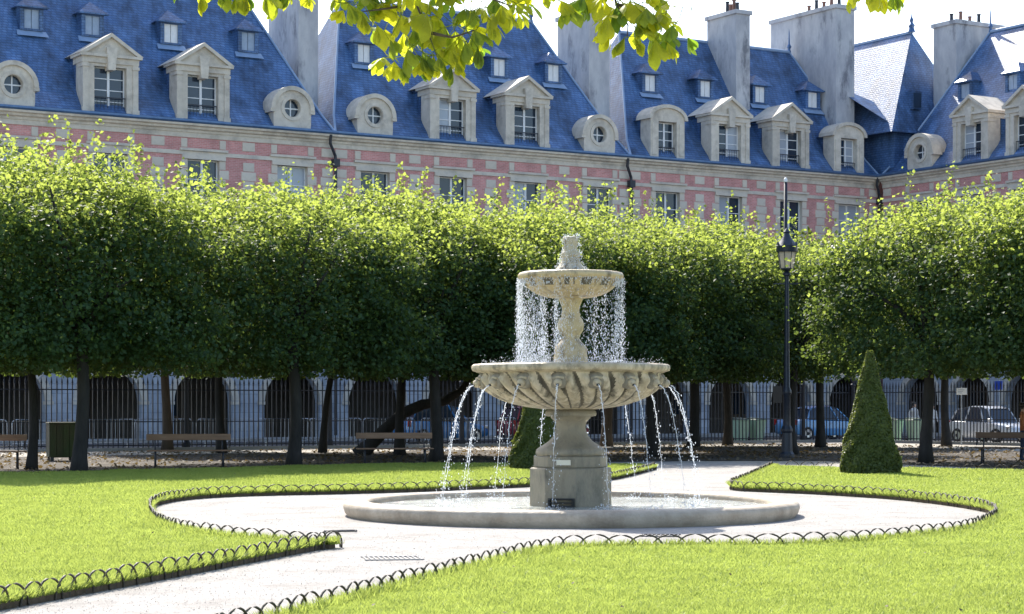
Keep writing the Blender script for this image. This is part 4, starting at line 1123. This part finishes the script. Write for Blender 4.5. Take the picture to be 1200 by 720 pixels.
# ------------------------------------------------------------------ lamp post
def lamp():
    t = empty('lamp_post', (8.42, 61.3, 0)); tag(t, 'tall dark street lamp with glazed lantern at the end of path', 'lamp post')
    mb = MB(); mb.lathe([(.23, 0), (.23, .10), (.175, .18), (.155, .75), (.18, .80), (.18, .87), (.125, .98)], 12); mb.build('base', 'lamp_paint', t)
    mb = MB(); mb.lathe([(.115, .98), (.11, 1.9), (.145, 1.95), (.145, 2.03), (.095, 2.15), (.08, 3.2), (.065, 5.2), (.06, 5.55), (.12, 5.58), (.12, 5.63), (.05, 5.7), (.16, 5.78)], 14); mb.build('shaft', 'lamp_paint', t, auto=40)
    mb = MB(); mb.box(-.42, .42, -.018, .018, 5.30, 5.335); mb.build('ladder_bar', 'lamp_paint', t)
    zl, zu, rl, ru = 5.78, 6.28, .21, .285
    mb = MB(); n = 8
    for k in range(n):
        a = 2 * math.pi * (k + .5) / n
        mb.tube([(rl * math.cos(a), rl * math.sin(a), zl), (ru * math.cos(a), ru * math.sin(a), zu)], .013, 5)
    mb.lathe([(rl + .02, zl - .03), (rl + .03, zl), (rl, zl + .012)], 8, math.pi / 8); mb.build('lantern_frame', 'lamp_paint', t)
    for k in range(n):
        a0, a1 = 2 * math.pi * (k + .5) / n, 2 * math.pi * (k + 1.5) / n
        pm = MB(); q = .985
        pm.add([(rl * q * math.cos(a0), rl * q * math.sin(a0), zl), (rl * q * math.cos(a1), rl * q * math.sin(a1), zl), (ru * q * math.cos(a1), ru * q * math.sin(a1), zu), (ru * q * math.cos(a0), ru * q * math.sin(a0), zu)], [(0, 1, 2, 3)])
        pm.build('pane', 'lamp_glass', t)
    mb = MB(); mb.lathe([(.32, 6.28), (.34, 6.32), (.32, 6.44), (.335, 6.47), (.31, 6.50), (.22, 6.62), (.12, 6.76), (.08, 6.86), (.11, 6.90), (.06, 6.97), (.02, 7.02)], 16); rf = mb.build('lantern_roof', 'lamp_paint', t, auto=40)
    for k in range(8):
        a = 2 * math.pi * (k + .5) / 8
        pm = MB(); pm.lathe([(.03, 0), (.035, .05), (.005, .14)], 6); pm.build('cresting', 'lamp_paint', rf, loc=(.30 * math.cos(a), .30 * math.sin(a), 6.47))
lamp()
def mast():
    t = empty('slim_mast', (8.78, 64.2, 0)); tag(t, 'slim dark mast with pale tip rising above the lantern', 'mast')
    mb = MB(); mb.lathe([(.075, 0), (.07, 4), (.055, 8.75)], 10); mb.build('pole', 'fence_paint', t, smooth=True)
    mb = MB(); mb.lathe([(.055, 8.75), (.06, 8.78), (.055, 8.86), (.02, 8.90)], 10); mb.build('cap', 'sign_white', t, smooth=True)
mast()

# ------------------------------------------------------------------ benches
def bench(xy, rz, L, wood, label, front=True):
    t = empty('park_bench', (xy[0], xy[1], 0), rz); tag(t, label, 'bench', 'park benches under the trees')
    for k in range(3):
        mb = MB(); mb.box(-L / 2, L / 2, -.02 - k * .13 - .055, -.02 - k * .13 + .055, .42, .455); mb.build('seat_slat', wood, t, bevel=.008)
    for z0, z1 in ((.70, .86),):
        mb = MB(); mb.box(-L / 2, L / 2, .10, .135, z0, z1); o = mb.build('backrest', wood, t, bevel=.008)
    for sx in (-1, 1):
        x = sx * (L / 2 - .22)
        mb = MB(); mb.tube([(x, -.30, 0), (x, -.24, .25), (x, -.26, .415)], .025, 6); mb.tube([(x, .14, 0), (x, .06, .25), (x, .05, .415)], .025, 6); mb.tube([(x, -.30, .41), (x, .05, .41), (x, .14, .60), (x, .148, .84)], .02, 6)
        mb.tube([(x, -.29, .03), (x, -.1, .18), (x, .13, .03)], .018, 6)
        mb.build('leg_frame', 'dark_metal', t, smooth=True)
        mb = MB(); c = [(x + sx * .16, -.02 + .13 * math.cos(q * .55) * (1 - q * .05), .58 + .13 * math.sin(q * .55) * (1 - q * .05)) for q in range(14)]
        mb.tube(c, .012, 5); mb.build('scroll', 'dark_metal', t, smooth=True)
    return t
bench((-8.28, 51.3), R(12), 2.15, 'bench_wood', 'long pale brown bench left of the thick dark trunk')
bench((-3.15, 53.6), R(8), 2.05, 'bench_wood', 'brown bench in front of the leaning trunk, behind the lawn')
bench((-13.15, 50.2), R(10), 1.9, 'bench_wood', 'bench cut off by the left edge of picture')
bench((13.6, 54.4), R(-22), 2.0, 'bench_dark', 'dark brown bench in front of the silver car')

# ------------------------------------------------------------------ box bin
def box_bin():
    t = empty('box_bin', (-12.95, 57.5, 0), R(20)); tag(t, 'square mossy brown box bin between two trunks', 'bin')
    for sx, sy in ((1, 0), (-1, 0), (0, 1), (0, -1)):
        for k in range(4):
            mb = MB(); u0 = -.36 + k * .18 + .006; u1 = u0 + .168
            if sx: mb.box(sx * .36 - .02, sx * .36 + .02, u0, u1, .12, 1.05)
            else: mb.box(u0, u1, sy * .36 - .02, sy * .36 + .02, .12, 1.05)
            mb.build('board', 'bin_wood', t)
    mb = MB(); mb.box(-.40, .40, -.40, .40, 1.052, 1.11).box(-.33, .33, -.33, .33, .1, 1.0); mb.build('lid', 'bin_wood', t, bevel=.01)
    for a in (-1, 1):
        for b in (-1, 1):
            mb = MB(); mb.box(a * .3 - .05, a * .3 + .05, b * .3 - .05, b * .3 + .05, -.01, .115); mb.build('foot', 'dark_metal', t)
box_bin()

# ------------------------------------------------------------------ crowd barriers on the street
def barrier():
    t = empty('crowd_barrier')
    L, H = 2.3, 1.08
    mb = MB(); pts = [(-L / 2, 0, .12), (-L / 2, 0, H - .16)]
    pts += [(-L / 2 + .16 - .16 * math.cos(k * math.pi / 8), 0, H - .16 + .16 * math.sin(k * math.pi / 8)) for k in range(1, 5)]
    pts += [(L / 2 - .16 + .16 * math.sin(k * math.pi / 8), 0, H - .16 + .16 * math.cos(k * math.pi / 8)) for k in range(0, 5)] + [(L / 2, 0, .12)]
    mb.tube(pts, .021, 6); mb.tube([(-L / 2, 0, .22), (L / 2, 0, .22)], .018, 6); mb.build('frame', 'galvanised', t, smooth=True)
    for k in range(13):
        x = -L / 2 + L * (k + 1) / 14
        mb = MB(); mb.tube([(x, 0, .22), (x, 0, H - .01)], .010, 5); mb.build('bar', 'galvanised', t)
    for sx in (-1, 1):
        mb = MB(); mb.box(sx * .8 - .03, sx * .8 + .03, -.3, .3, 0, .03).box(sx * .8 - .02, sx * .8 + .02, -.02, .02, .03, .22); mb.build('foot', 'galvanised', t)
    return t
names = ['at the left edge of the picture', 'behind the trunk beside the box bin', 'behind the box bin', 'behind the thick trunk', 'left of the sunlit brown trunk', 'behind the long bench', 'behind the scroll end of the long bench', 'left of the trunk past the long bench', 'right of the trunk past the long bench', 'behind the slim leaning trunk', 'in front of the arch over the middle bench']
bs = barrier()
for i, nm in enumerate(names):
    o = bs if i == 0 else copy_tree(bs)
    p = F0 + E1 * (1.8 + 2.36 * i) - W1 * (3.0 + .25 * math.sin(i * 1.9)); o.location = p; o.rotation_euler = (0, 0, TH + .05 * math.sin(i * 2.3))
    tag(o, 'grey steel crowd barrier ' + nm, 'barrier', 'steel crowd barriers behind the railings')

# ------------------------------------------------------------------ cars
def car(xy, rz, paint, label, L=4.0, H=1.48, Wd=1.68, hatch=True):
    t = empty('parked_car', (xy[0], xy[1], 0), rz); tag(t, label, 'car', 'cars parked in the street')
    h = L / 2
    # body: cross sections along x (front is +x): (x, half width, z sill, z shoulder)
    secs = [(-h, .62, .42, .78), (-h + .10, .78, .30, .92), (-h + .5, .83, .24, .96), (-.7, .84, .22, .95), (.4, .84, .22, .92), (h - 1.0, .83, .22, .88), (h - .45, .80, .24, .78), (h - .10, .70, .30, .66), (h, .55, .36, .56)]
    def ring(x, w, z0, z1):
        return [(x, -w * .92, z0), (x, -w, z0 + .12), (x, -w * 1.0, (z0 + z1) / 2), (x, -w * .97, z1 - .06), (x, -w * .86, z1), (x, w * .86, z1), (x, w * .97, z1 - .06), (x, w, (z0 + z1) / 2), (x, w, z0 + .12), (x, w * .92, z0)]
    vs = []; 
    for s_ in secs: vs += ring(*s_)
    n = 10; m = len(secs)
    fs = [(i * n + k, i * n + (k + 1) % n, (i + 1) * n + (k + 1) % n, (i + 1) * n + k) for i in range(m - 1) for k in range(n)] + [tuple(range(n)), tuple((m - 1) * n + k for k in range(n))]
    mb = MB(); mb.add(vs, fs); mb.build('body', paint, t, auto=50)
    # greenhouse: glass lower ring to roof
    xr = -h + (.22 if hatch else .75)
    low = [(xr, .74, .93), (-.7, .80, .93), (.35, .80, .91), (h - 1.05, .74, .86)]
    up = [(xr + .28, .58, H - .10), (-.6, .62, H - .015), (.1, .62, H - .02), (.42, .58, H - .10)]
    g = MB(); vs = []
    for (x, w, z) in low: vs += [(x, -w, z), (x, w, z)]
    for (x, w, z) in up: vs += [(x, -w, z), (x, w, z)]
    fs = []
    for i in range(3):
        a, b, c, d = i * 2, (i + 1) * 2, 8 + (i + 1) * 2, 8 + i * 2
        fs += [(a, b, c, d), (a + 1, d + 1, c + 1, b + 1)]
    fs += [(0, 8, 9, 1), (6, 7, 15, 14)]
    g.add(vs, fs); g.build('windows', 'car_glass', t)
    r = MB(); vs = []
    for (x, w, z) in [(xr + .20, .60, H - .13)] + up[1:3] + [(.47, .60, H - .12)]: vs += [(x, -w - .02, z - .02), (x, -w * .7, z + .03), (x, w * .7, z + .03), (x, w + .02, z - .02)]
    fs = [(i * 4 + k, i * 4 + k + 1, (i + 1) * 4 + k + 1, (i + 1) * 4 + k) for i in range(3) for k in range(3)]
    r.add(vs, fs); r.build('roof', paint, t, smooth=True)
    for sy in (-1, 1):
        p = MB()
        for (xa, wa, za), (xb, wb, zb) in ((low[0], up[0]), (low[1], up[1]), ((.35, .80, .91), (-.02, .62, H - .02)), (low[3], up[3])):
            p.tube([(xa, sy * (wa + .008), za), ((xa + xb) / 2, sy * ((wa + wb) / 2 + .012), (za + zb) / 2), (xb, sy * (wb + .012), zb)], .035, 5)
        p.build('pillars', paint, t)
        q = MB(); q.box(h - .98 - .09, h - .98 + .09, sy * .92 - .10, sy * .92 + .10, .90, 1.04); q.build('mirror', paint, t, bevel=.03)
        q = MB(); q.box(h - .30, h - .10, sy * .60 - .13, sy * .60 + .13, .60, .74); q.build('headlight', 'chrome', t, bevel=.03)
        q = MB(); q.box(-h + .02, -h + .14, sy * .70 - .08, sy * .70 + .08, .70, .95); q.build('tail_light', 'red_lens', t, bevel=.02)
        q = MB(); q.box(-.18, .0, sy * .84 - .02, sy * .84 + .02, .78, .81); q.build('handle', paint, t)
        for x in (-h + .68, h - .78):
            w = MB(); w.lathe([(.20, -.09), (.29, -.10), (.31, -.06), (.31, .06), (.29, .10), (.20, .09)], 20)
            w.v = [(a, c, b) for a, b, c in w.v]; wo = w.build('wheel', 'rubber', t, loc=(x, sy * .76, .31), smooth=False)
            rm = MB(); rm.lathe([(.02, -.075), (.20, -.085), (.205, 0), (.20, .085), (.02, .075)], 10); rm.v = [(a, c * 1.15, b) for a, b, c in rm.v]; rm.build('rim', 'chrome', wo)
    return t
car((20.35, 85.0), math.atan2(W1.y, W1.x), 'car_silver', 'small silver hatchback behind the railing on the right', H=1.55, L=3.7)
car((14.2, 92.0), TH, 'car_sky', 'blue car beside the clipped cone, behind the bins', L=4.3, hatch=False, H=1.55)
car((-3.0, 84.6), TH, 'car_blue', 'blue car seen between the middle bench and the jets', L=4.0, H=1.6)
car((1.35, 86.8), TH, 'car_red', 'dark red car behind the left side of the fountain bowl', L=4.0, H=1.6)

# ------------------------------------------------------------------ wheelie bins behind the railings
def wheelie():
    t = empty('wheelie_bin')
    mb = MB(); vs = [(-.22, -.24, .06), (.22, -.24, .06), (.22, .24, .06), (-.22, .24, .06), (-.29, -.32, .95), (.29, -.32, .95), (.29, .32, .95), (-.29, .32, .95)]
    mb.add(vs, [(0, 3, 2, 1), (4, 5, 6, 7), (0, 1, 5, 4), (1, 2, 6, 5), (2, 3, 7, 6), (3, 0, 4, 7)]); mb.build('body', 'bin_green', t, bevel=.02)
    mb = MB(); mb.add([(-.31, -.36, .955), (.31, -.36, .955), (.31, .33, .955), (-.31, .33, .955), (-.27, -.30, 1.0), (.27, -.30, 1.0), (.27, .30, 1.05), (-.27, .30, 1.05)], [(0, 3, 2, 1), (4, 5, 6, 7), (0, 1, 5, 4), (1, 2, 6, 5), (2, 3, 7, 6), (3, 0, 4, 7)])
    mb.build('lid', 'bin_dark', t)
    mb = MB(); mb.tube([(-.26, .40, .98), (.26, .40, .98)], .018, 6); mb.build('handle', 'bin_dark', t)
    for sx in (-1, 1):
        mb = MB(); mb.lathe([(.09, -.025), (.10, 0), (.09, .025)], 12); mb.v = [(c, a, b) for a, b, c in mb.v]; mb.build('wheel', 'rubber', t, loc=(sx * .25, .24, .10))
    return t
b0 = wheelie()
for i, (p, lab, rz) in enumerate([((10.0, 87.6), 'pale green wheelie bin left of the lamp post, farther from the lamp', TH), ((10.75, 87.9), 'pale green wheelie bin left of the lamp post, nearer the lamp', TH),
                                  ((16.6, 86.9), 'pale green wheelie bin right behind the edge of the cone', TH + .3), ((17.35, 86.2), 'pale green wheelie bin in front of the two walkers', TH - .2)]):
    o = b0 if i == 0 else copy_tree(b0)
    o.location = (p[0], p[1], 0); o.rotation_euler = (0, 0, rz); tag(o, lab, 'bin', 'green wheelie bins in the street')

# ------------------------------------------------------------------ signs
def sign(p, rz, w, h, zc, m, label, pole=True):
    t = empty('street_sign', p, rz); tag(t, label, 'sign')
    mb = MB(); mb.box(-w / 2, w / 2, -.02, 0, zc - h / 2, zc + h / 2); mb.build('plate', m, t, bevel=.006)
    mb = MB()
    if pole: mb.tube([(0, .05, 0), (0, .05, zc + h / 2 + .05)], .03, 8); mb.build('pole', 'galvanised', t)
    else: mb.box(-w / 2 + .04, -w / 2 + .08, 0, .05, zc - .03, zc + .03).box(w / 2 - .08, w / 2 - .04, 0, .05, zc - .03, zc + .03); mb.build('bracket', 'dark_metal', t)
    return t
s1 = sign((18.0, 80.1, 0), R(0), .42, .27, 2.15, 'sign_white', 'small white notice on the railing left of silver car')
mb = MB()
for k in range(3): mb.box(-.15, .10 - .05 * k, -.026, -.021, 2.20 - .06 * k, 2.215 - .06 * k)
mb.build('print', 'cloth_grey', s1)
sign((23.4, 96.2, 0), RZ_WING + math.pi, .5, .42, 2.55, 'sign_blue', 'blue square sign on pole above the silver car')
sign((11.35, 85.6, 0), TH, .52, .72, 2.05, 'black', 'black notice board on the railing behind the lamp post', pole=False)
def grate(xy, rz, w, d, label, gm='dark_metal'):
    t = empty('drain_grate', (xy[0], xy[1], 0), rz); tag(t, label, 'drain')
    mb = MB(); mb.box(-w / 2, w / 2, -d / 2, -d / 2 + .02, -.003, .008).box(-w / 2, w / 2, d / 2 - .02, d / 2, -.003, .008); mb.build('frame', gm, t)
    n = int(w / .05)
    for k in range(n):
        x = -w / 2 + (k + .5) * w / n; mb = MB(); mb.box(x - .008, x + .008, -d / 2 + .02, d / 2 - .02, -.003, .007); mb.build('bar', gm, t)
grate((1.82, 24.55), R(-8), .48, .40, 'small iron drain grate in front of the pool')
grate((-1.25, 20.9), R(10), .62, .45, 'faint iron drain grate in the near path', 'pavestone')
def rod():
    t = empty('iron_rod', (-2.15, 25.1, 0), R(25)); tag(t, 'short dark iron rod lying on gravel beside the left lawn tip', 'rod')
    mb = MB(); mb.tube([(-.22, 0, .02), (.0, .004, .022), (.2, 0, .02)], .016, 6); mb.build('bar', 'dark_metal', t); mb = MB(); mb.lathe([(.022, 0), (.026, .02), (.01, .03)], 8); mb.build('end_cap', 'dark_metal', t, loc=(.2, 0, .005))
rod()

# ------------------------------------------------------------------ people
def person(xy, rz, hgt, top, legs, label, pose):
    t = empty('person', (xy[0], xy[1], 0), rz); tag(t, label, 'person')
    k = hgt / 1.75
    J = {'pel': (0, 0, .95), 'wai': (0, .0, 1.10), 'che': (0, .0, 1.32), 'nec': (0, .0, 1.48), 'hd0': (0, -.02, 1.56), 'hd1': (0, -.03, 1.66), 'hd2': (0, -.02, 1.71),
         'hl': (.10, 0, .90), 'kl': (.11, -.10 * pose, .50), 'al': (.11, .05 * pose, .09), 'tl': (.12, -.13, .035), 'hr': (-.10, 0, .90), 'kr': (-.11, .02, .50), 'ar': (-.11, .14 * pose, .09), 'tr': (-.12, -.05 + .1 * pose, .035),
         'sl': (.19, 0, 1.41), 'el': (.25, .03, 1.14), 'wl': (.22, -.14, .95), 'fl': (.20, -.20, .88), 'sr': (-.19, 0, 1.41), 'er': (-.25, .05, 1.14), 'wr': (-.23, -.06, .90), 'fr': (-.22, -.10, .82)}
    rad = dict(pel=.135, wai=.12, che=.15, nec=.055, hd0=.075, hd1=.095, hd2=.07, hl=.09, kl=.065, al=.045, tl=.04, hr=.09, kr=.065, ar=.045, tr=.04, sl=.065, el=.048, wl=.034, fl=.03, sr=.065, er=.048, wr=.034, fr=.03)
    E_ = [('pel', 'wai'), ('wai', 'che'), ('che', 'nec'), ('nec', 'hd0'), ('hd0', 'hd1'), ('hd1', 'hd2'), ('pel', 'hl'), ('hl', 'kl'), ('kl', 'al'), ('al', 'tl'), ('pel', 'hr'), ('hr', 'kr'), ('kr', 'ar'), ('ar', 'tr'),
          ('che', 'sl'), ('sl', 'el'), ('el', 'wl'), ('wl', 'fl'), ('che', 'sr'), ('sr', 'er'), ('er', 'wr'), ('wr', 'fr')]
    ks = list(J); me = bpy.data.meshes.new('body')
    me.from_pydata([tuple(c * k for c in J[q]) for q in ks], [(ks.index(a), ks.index(b)) for a, b in E_], [])
    o = link('body', me, t)
    md = o.modifiers.new('skin', 'SKIN'); md.use_smooth_shade = True
    for i, q in enumerate(ks):
        sv = me.skin_vertices[0].data[i]; sv.radius = (rad[q] * k, rad[q] * k * (.8 if q in ('pel', 'wai', 'che') else 1)); sv.use_root = (q == 'pel')
    sb = o.modifiers.new('sub', 'SUBSURF'); sb.levels = 1; sb.render_levels = 2
    # bake it so clothing zones can take their own materials
    dg = bpy.context.evaluated_depsgraph_get(); ev = o.evaluated_get(dg); m2 = bpy.data.meshes.new_from_object(ev); o.modifiers.clear(); o.data = m2
    for q in ('skin', top, legs, 'hair_dark', 'rubber'): m2.materials.append(M[q])
    while len(m2.materials) > 5: m2.materials.pop(index=0)
    for p in m2.polygons:
        z = p.center.z / k; x = abs(p.center.x) / k; y = p.center.y / k
        p.material_index = 4 if z < .075 else 2 if z < .93 and x < .19 else 1 if z < 1.49 and not (z < .96 and x > .19) else 3 if (z > 1.66 or (y > -.0 and z > 1.56)) else 0
    m2.shade_smooth()
    hb = MB(); hb.lathe([(.02, 1.60), (.10, 1.62), (.112, 1.69), (.09, 1.745), (.03, 1.765)], 12); hb.v = [(a * k * .9, (b + .012) * k, c * k) for a, b, c in hb.v]; hb.build('hair', 'hair_dark', t, smooth=True)
    fc = MB()
    for sx in (-1, 1): fc.box(sx * .035 * k - .01, sx * .035 * k + .01, -.122 * k, -.108 * k, 1.64 * k, 1.655 * k)
    fc.build('eyes', 'black', t)
    ns = MB(); ns.add([(-.012 * k, -.115 * k, 1.605 * k), (.012 * k, -.115 * k, 1.605 * k), (0, -.142 * k, 1.61 * k), (0, -.115 * k, 1.65 * k)], [(0, 1, 2), (0, 2, 3), (1, 3, 2)]); ns.build('nose', 'skin', t)
    return t
person((18.0, 89.6), R(35), 1.74, 'cloth_pale', 'cloth_grey', 'person in pale jacket walking behind the pale green bins', 1)
person((18.75, 89.3), R(20), 1.66, 'cloth_pale', 'cloth_pale', 'person in light clothes half hidden by the trunk beside the bins', .6)
person((14.45, 56.6), R(80), 1.66, 'cloth_rust', 'cloth_navy', 'person in rust jacket standing behind the dark bench', .5)

# ------------------------------------------------------------------ overhanging chestnut twigs
def leaflet(mb, base, d, nrm, L, Wd, droop):
    """obovate toothed leaflet as a strip of quads, folded along the midrib"""
    d = d.normalized(); s = d.cross(nrm).normalized(); nrm = s.cross(d).normalized()
    prof = [(0, .04), (.2, .22), (.4, .52), (.58, .86), (.72, 1.0), (.84, .84), (.93, .45), (1.0, .02)]
    vs = []
    for t, w in prof:
        c = base + d * (L * t) + nrm * (-droop * L * t * t)
        vs += [c - s * (Wd * w * .5) - nrm * (-.03 * L * w), c - nrm * (.012 * L), c + s * (Wd * w * .5) - nrm * (-.03 * L * w)]
    fs = []
    for i in range(len(prof) - 1):
        a = i * 3; fs += [(a, a + 1, a + 4, a + 3), (a + 1, a + 2, a + 5, a + 4)]
    mb.add(vs, fs)
def chestnut_leaf(seed, hang):
    rnd = random.Random(seed); mb = MB(); n = rnd.choice((5, 6, 7))
    for k in range(n):
        a = (k - (n - 1) / 2) * (2 * math.pi * .80 / n) + rnd.uniform(-.1, .1)
        f = 1 - .25 * abs(k - (n - 1) / 2) / ((n - 1) / 2)
        L = .155 * f * rnd.uniform(.9, 1.08)
        d = Vector((math.sin(a), -math.cos(a) * .9, -hang * rnd.uniform(.8, 1.3)))
        leaflet(mb, Vector((0, 0, 0)), d, Vector((0, -.15, 1)), L, L * .46, rnd.uniform(.1, .45))
    mb.tube([(0, 0, 0), (0, .06, .045), (0, .13, .12), (0, .17, .20)], [.0032, .0025, .0025, .003], 5)
    o = mb.build('leaf', ['chestnut'], smooth=True); me = o.data; bpy.data.objects.remove(o); return me
LEAVES = [chestnut_leaf(40 + k, h) for k, h in enumerate((.25, .6, 1.0, 1.6, 2.6, .9))]
def at(px, py, d):
    return Vector(((px - 600) * d / 2345, d, 1.6 + (475 - py) * d / 2345))
def branch(name, label, stems, hubs, seed):
    rnd = random.Random(seed)
    base = at(*stems[0][0])
    t = empty(name, base); tag(t, label, 'branch', 'overhanging chestnut branches')
    for st in stems:
        p = [at(*q) - base for q in st]
        mb = MB(); r0 = .007
        mb.tube(p, [r0 * (1 - .75 * i / max(1, len(p) - 1)) for i in range(len(p))], 7); mb.build('twig', 'twig', t, smooth=True)
    shade = [(at(px, py, d) + SUN_FROM * rnd.uniform(.55, 1.5) + Vector((rnd.uniform(-.1, .1), rnd.uniform(-.05, .05), .05))) for (px, py, d, kind, sc_) in hubs if -14 < py < 48 and kind < 4 and rnd.random() < .55 for _ in range(2)]
    for q in shade:
        o = link('leaf', LEAVES[rnd.choice((0, 1, 1, 2))], t); o.location = q - base; o.rotation_euler = (rnd.uniform(-.5, .5), rnd.uniform(-.5, .5), rnd.uniform(-3, 3)); o.scale = (1.15,) * 3
    for (px, py, d, kind, sc_) in hubs:
        o = link('leaf', LEAVES[kind], t); o.location = at(px, py, d) - base
        o.rotation_euler = (rnd.uniform(-.5, .35), rnd.uniform(-.45, .45), rnd.uniform(-1.3, 1.3)); s = sc_ * rnd.uniform(.60, .78); o.scale = (s, s, s)
        for _ in range(2):                              # neighbours on the same spur
            o2 = link('leaf', LEAVES[rnd.choice((0, 1, 2, 2, 3, kind))], t); o2.location = at(px + rnd.uniform(-24, 24), py + rnd.uniform(-20, 6), d + rnd.uniform(-.05, .35)) - base
            o2.rotation_euler = (rnd.uniform(-.7, .5), rnd.uniform(-.6, .6), rnd.uniform(-2.2, 2.2)); q = rnd.uniform(.45, .68); o2.scale = (q, q, q)
    return t
rl = random.Random(77)
def scatter(n, x0, x1, y0, y1, kinds, d=(7.0, 8.0)):
    return [(rl.uniform(x0, x1), rl.uniform(y0, y1), rl.uniform(*d), rl.choice(kinds), 1.0) for _ in range(n)]
branch('chestnut_branch', 'sunlit chestnut branch hanging lowest, over the left townhouse dormers', [[(470, -120, 7.6), (475, -30, 7.5), (488, 5, 7.45), (502, 40, 7.4), (512, 66, 7.4)], [(488, 5, 7.45), (455, 10, 7.4), (425, 14, 7.35)], [(500, 38, 7.4), (530, 44, 7.4), (556, 36, 7.4)],
       [(475, -30, 7.5), (400, -22, 7.4), (320, -16, 7.35), (240, -14, 7.3)], [(478, -28, 7.5), (540, -14, 7.5), (585, 2, 7.5), (600, 8, 7.5)]],
       [(236, -8, 7.3, 4, .9), (262, -10, 7.35, 3, .9), (286, -9, 7.3, 4, .85), (312, -10, 7.3, 3, .9), (336, -12, 7.4, 4, .85), (358, -18, 7.3, 3, .8),
        (408, 4, 7.35, 3, 1.0), (424, 16, 7.3, 4, .9), (442, 30, 7.3, 3, .9), (452, 8, 7.5, 1, 1.0), (470, 18, 7.4, 1, 1.0), (486, 34, 7.5, 2, 1.0), (500, 16, 7.4, 1, 1.0), (516, 34, 7.5, 2, 1.0), (478, 58, 7.3, 3, .95), (492, 66, 7.35, 4, .85),
        (514, 66, 7.3, 4, .95), (528, 58, 7.4, 3, .9), (545, 50, 7.35, 3, .9), (534, 72, 7.3, 4, .75), (556, 36, 7.4, 2, .9), (575, 24, 7.4, 3, .9), (596, 14, 7.5, 3, .95), (588, 6, 7.4, 2, .9), (545, 10, 7.6, 1, .9), (520, -4, 7.6, 1, 1.0), (440, -8, 7.5, 1, 1.0), (470, 80, 7.3, 4, .7), (560, 56, 7.35, 4, .7)]
       + scatter(14, 225, 480, -60, -24, (0, 1, 2)) + scatter(8, 480, 610, -60, -16, (0, 1, 2)), 3)
branch('chestnut_branch', 'chestnut branch hanging over the centre-right chimney, dark and yellow leaves', [[(720, -130, 7.8), (716, -30, 7.7), (722, 5, 7.6), (736, 30, 7.5), (735, 44, 7.5)], [(722, 5, 7.6), (755, 14, 7.5), (772, 44, 7.5)], [(718, -10, 7.6), (690, -4, 7.6), (664, 8, 7.5)]],
       [(664, 6, 7.4, 2, 1.15), (684, -2, 7.5, 2, 1.0), (640, -14, 7.5, 3, .8), (705, -2, 7.5, 1, 1.0), (722, 8, 7.45, 3, .9), (712, 20, 7.4, 3, .85), (738, 2, 7.5, 1, 1.05), (758, 10, 7.4, 2, 1.0), (774, 16, 7.45, 2, .9), (732, 44, 7.4, 4, .85), (744, 46, 7.45, 4, .7), (768, 46, 7.4, 3, .95), (782, 50, 7.4, 3, .8), (748, 24, 7.5, 2, .8)]
       + scatter(12, 630, 780, -60, -18, (0, 1, 2)), 5)
branch('chestnut_branch', 'tip of chestnut branch above the big corner chimney', [[(1040, -120, 7.6), (1032, -40, 7.5), (1022, -8, 7.4)], [(1032, -40, 7.5), (1050, -14, 7.45)]],
       [(1000, -12, 7.4, 3, .8), (1028, -10, 7.4, 3, .9), (1046, -10, 7.45, 3, .85)] + scatter(5, 990, 1060, -55, -30, (0, 1, 2)), 9)
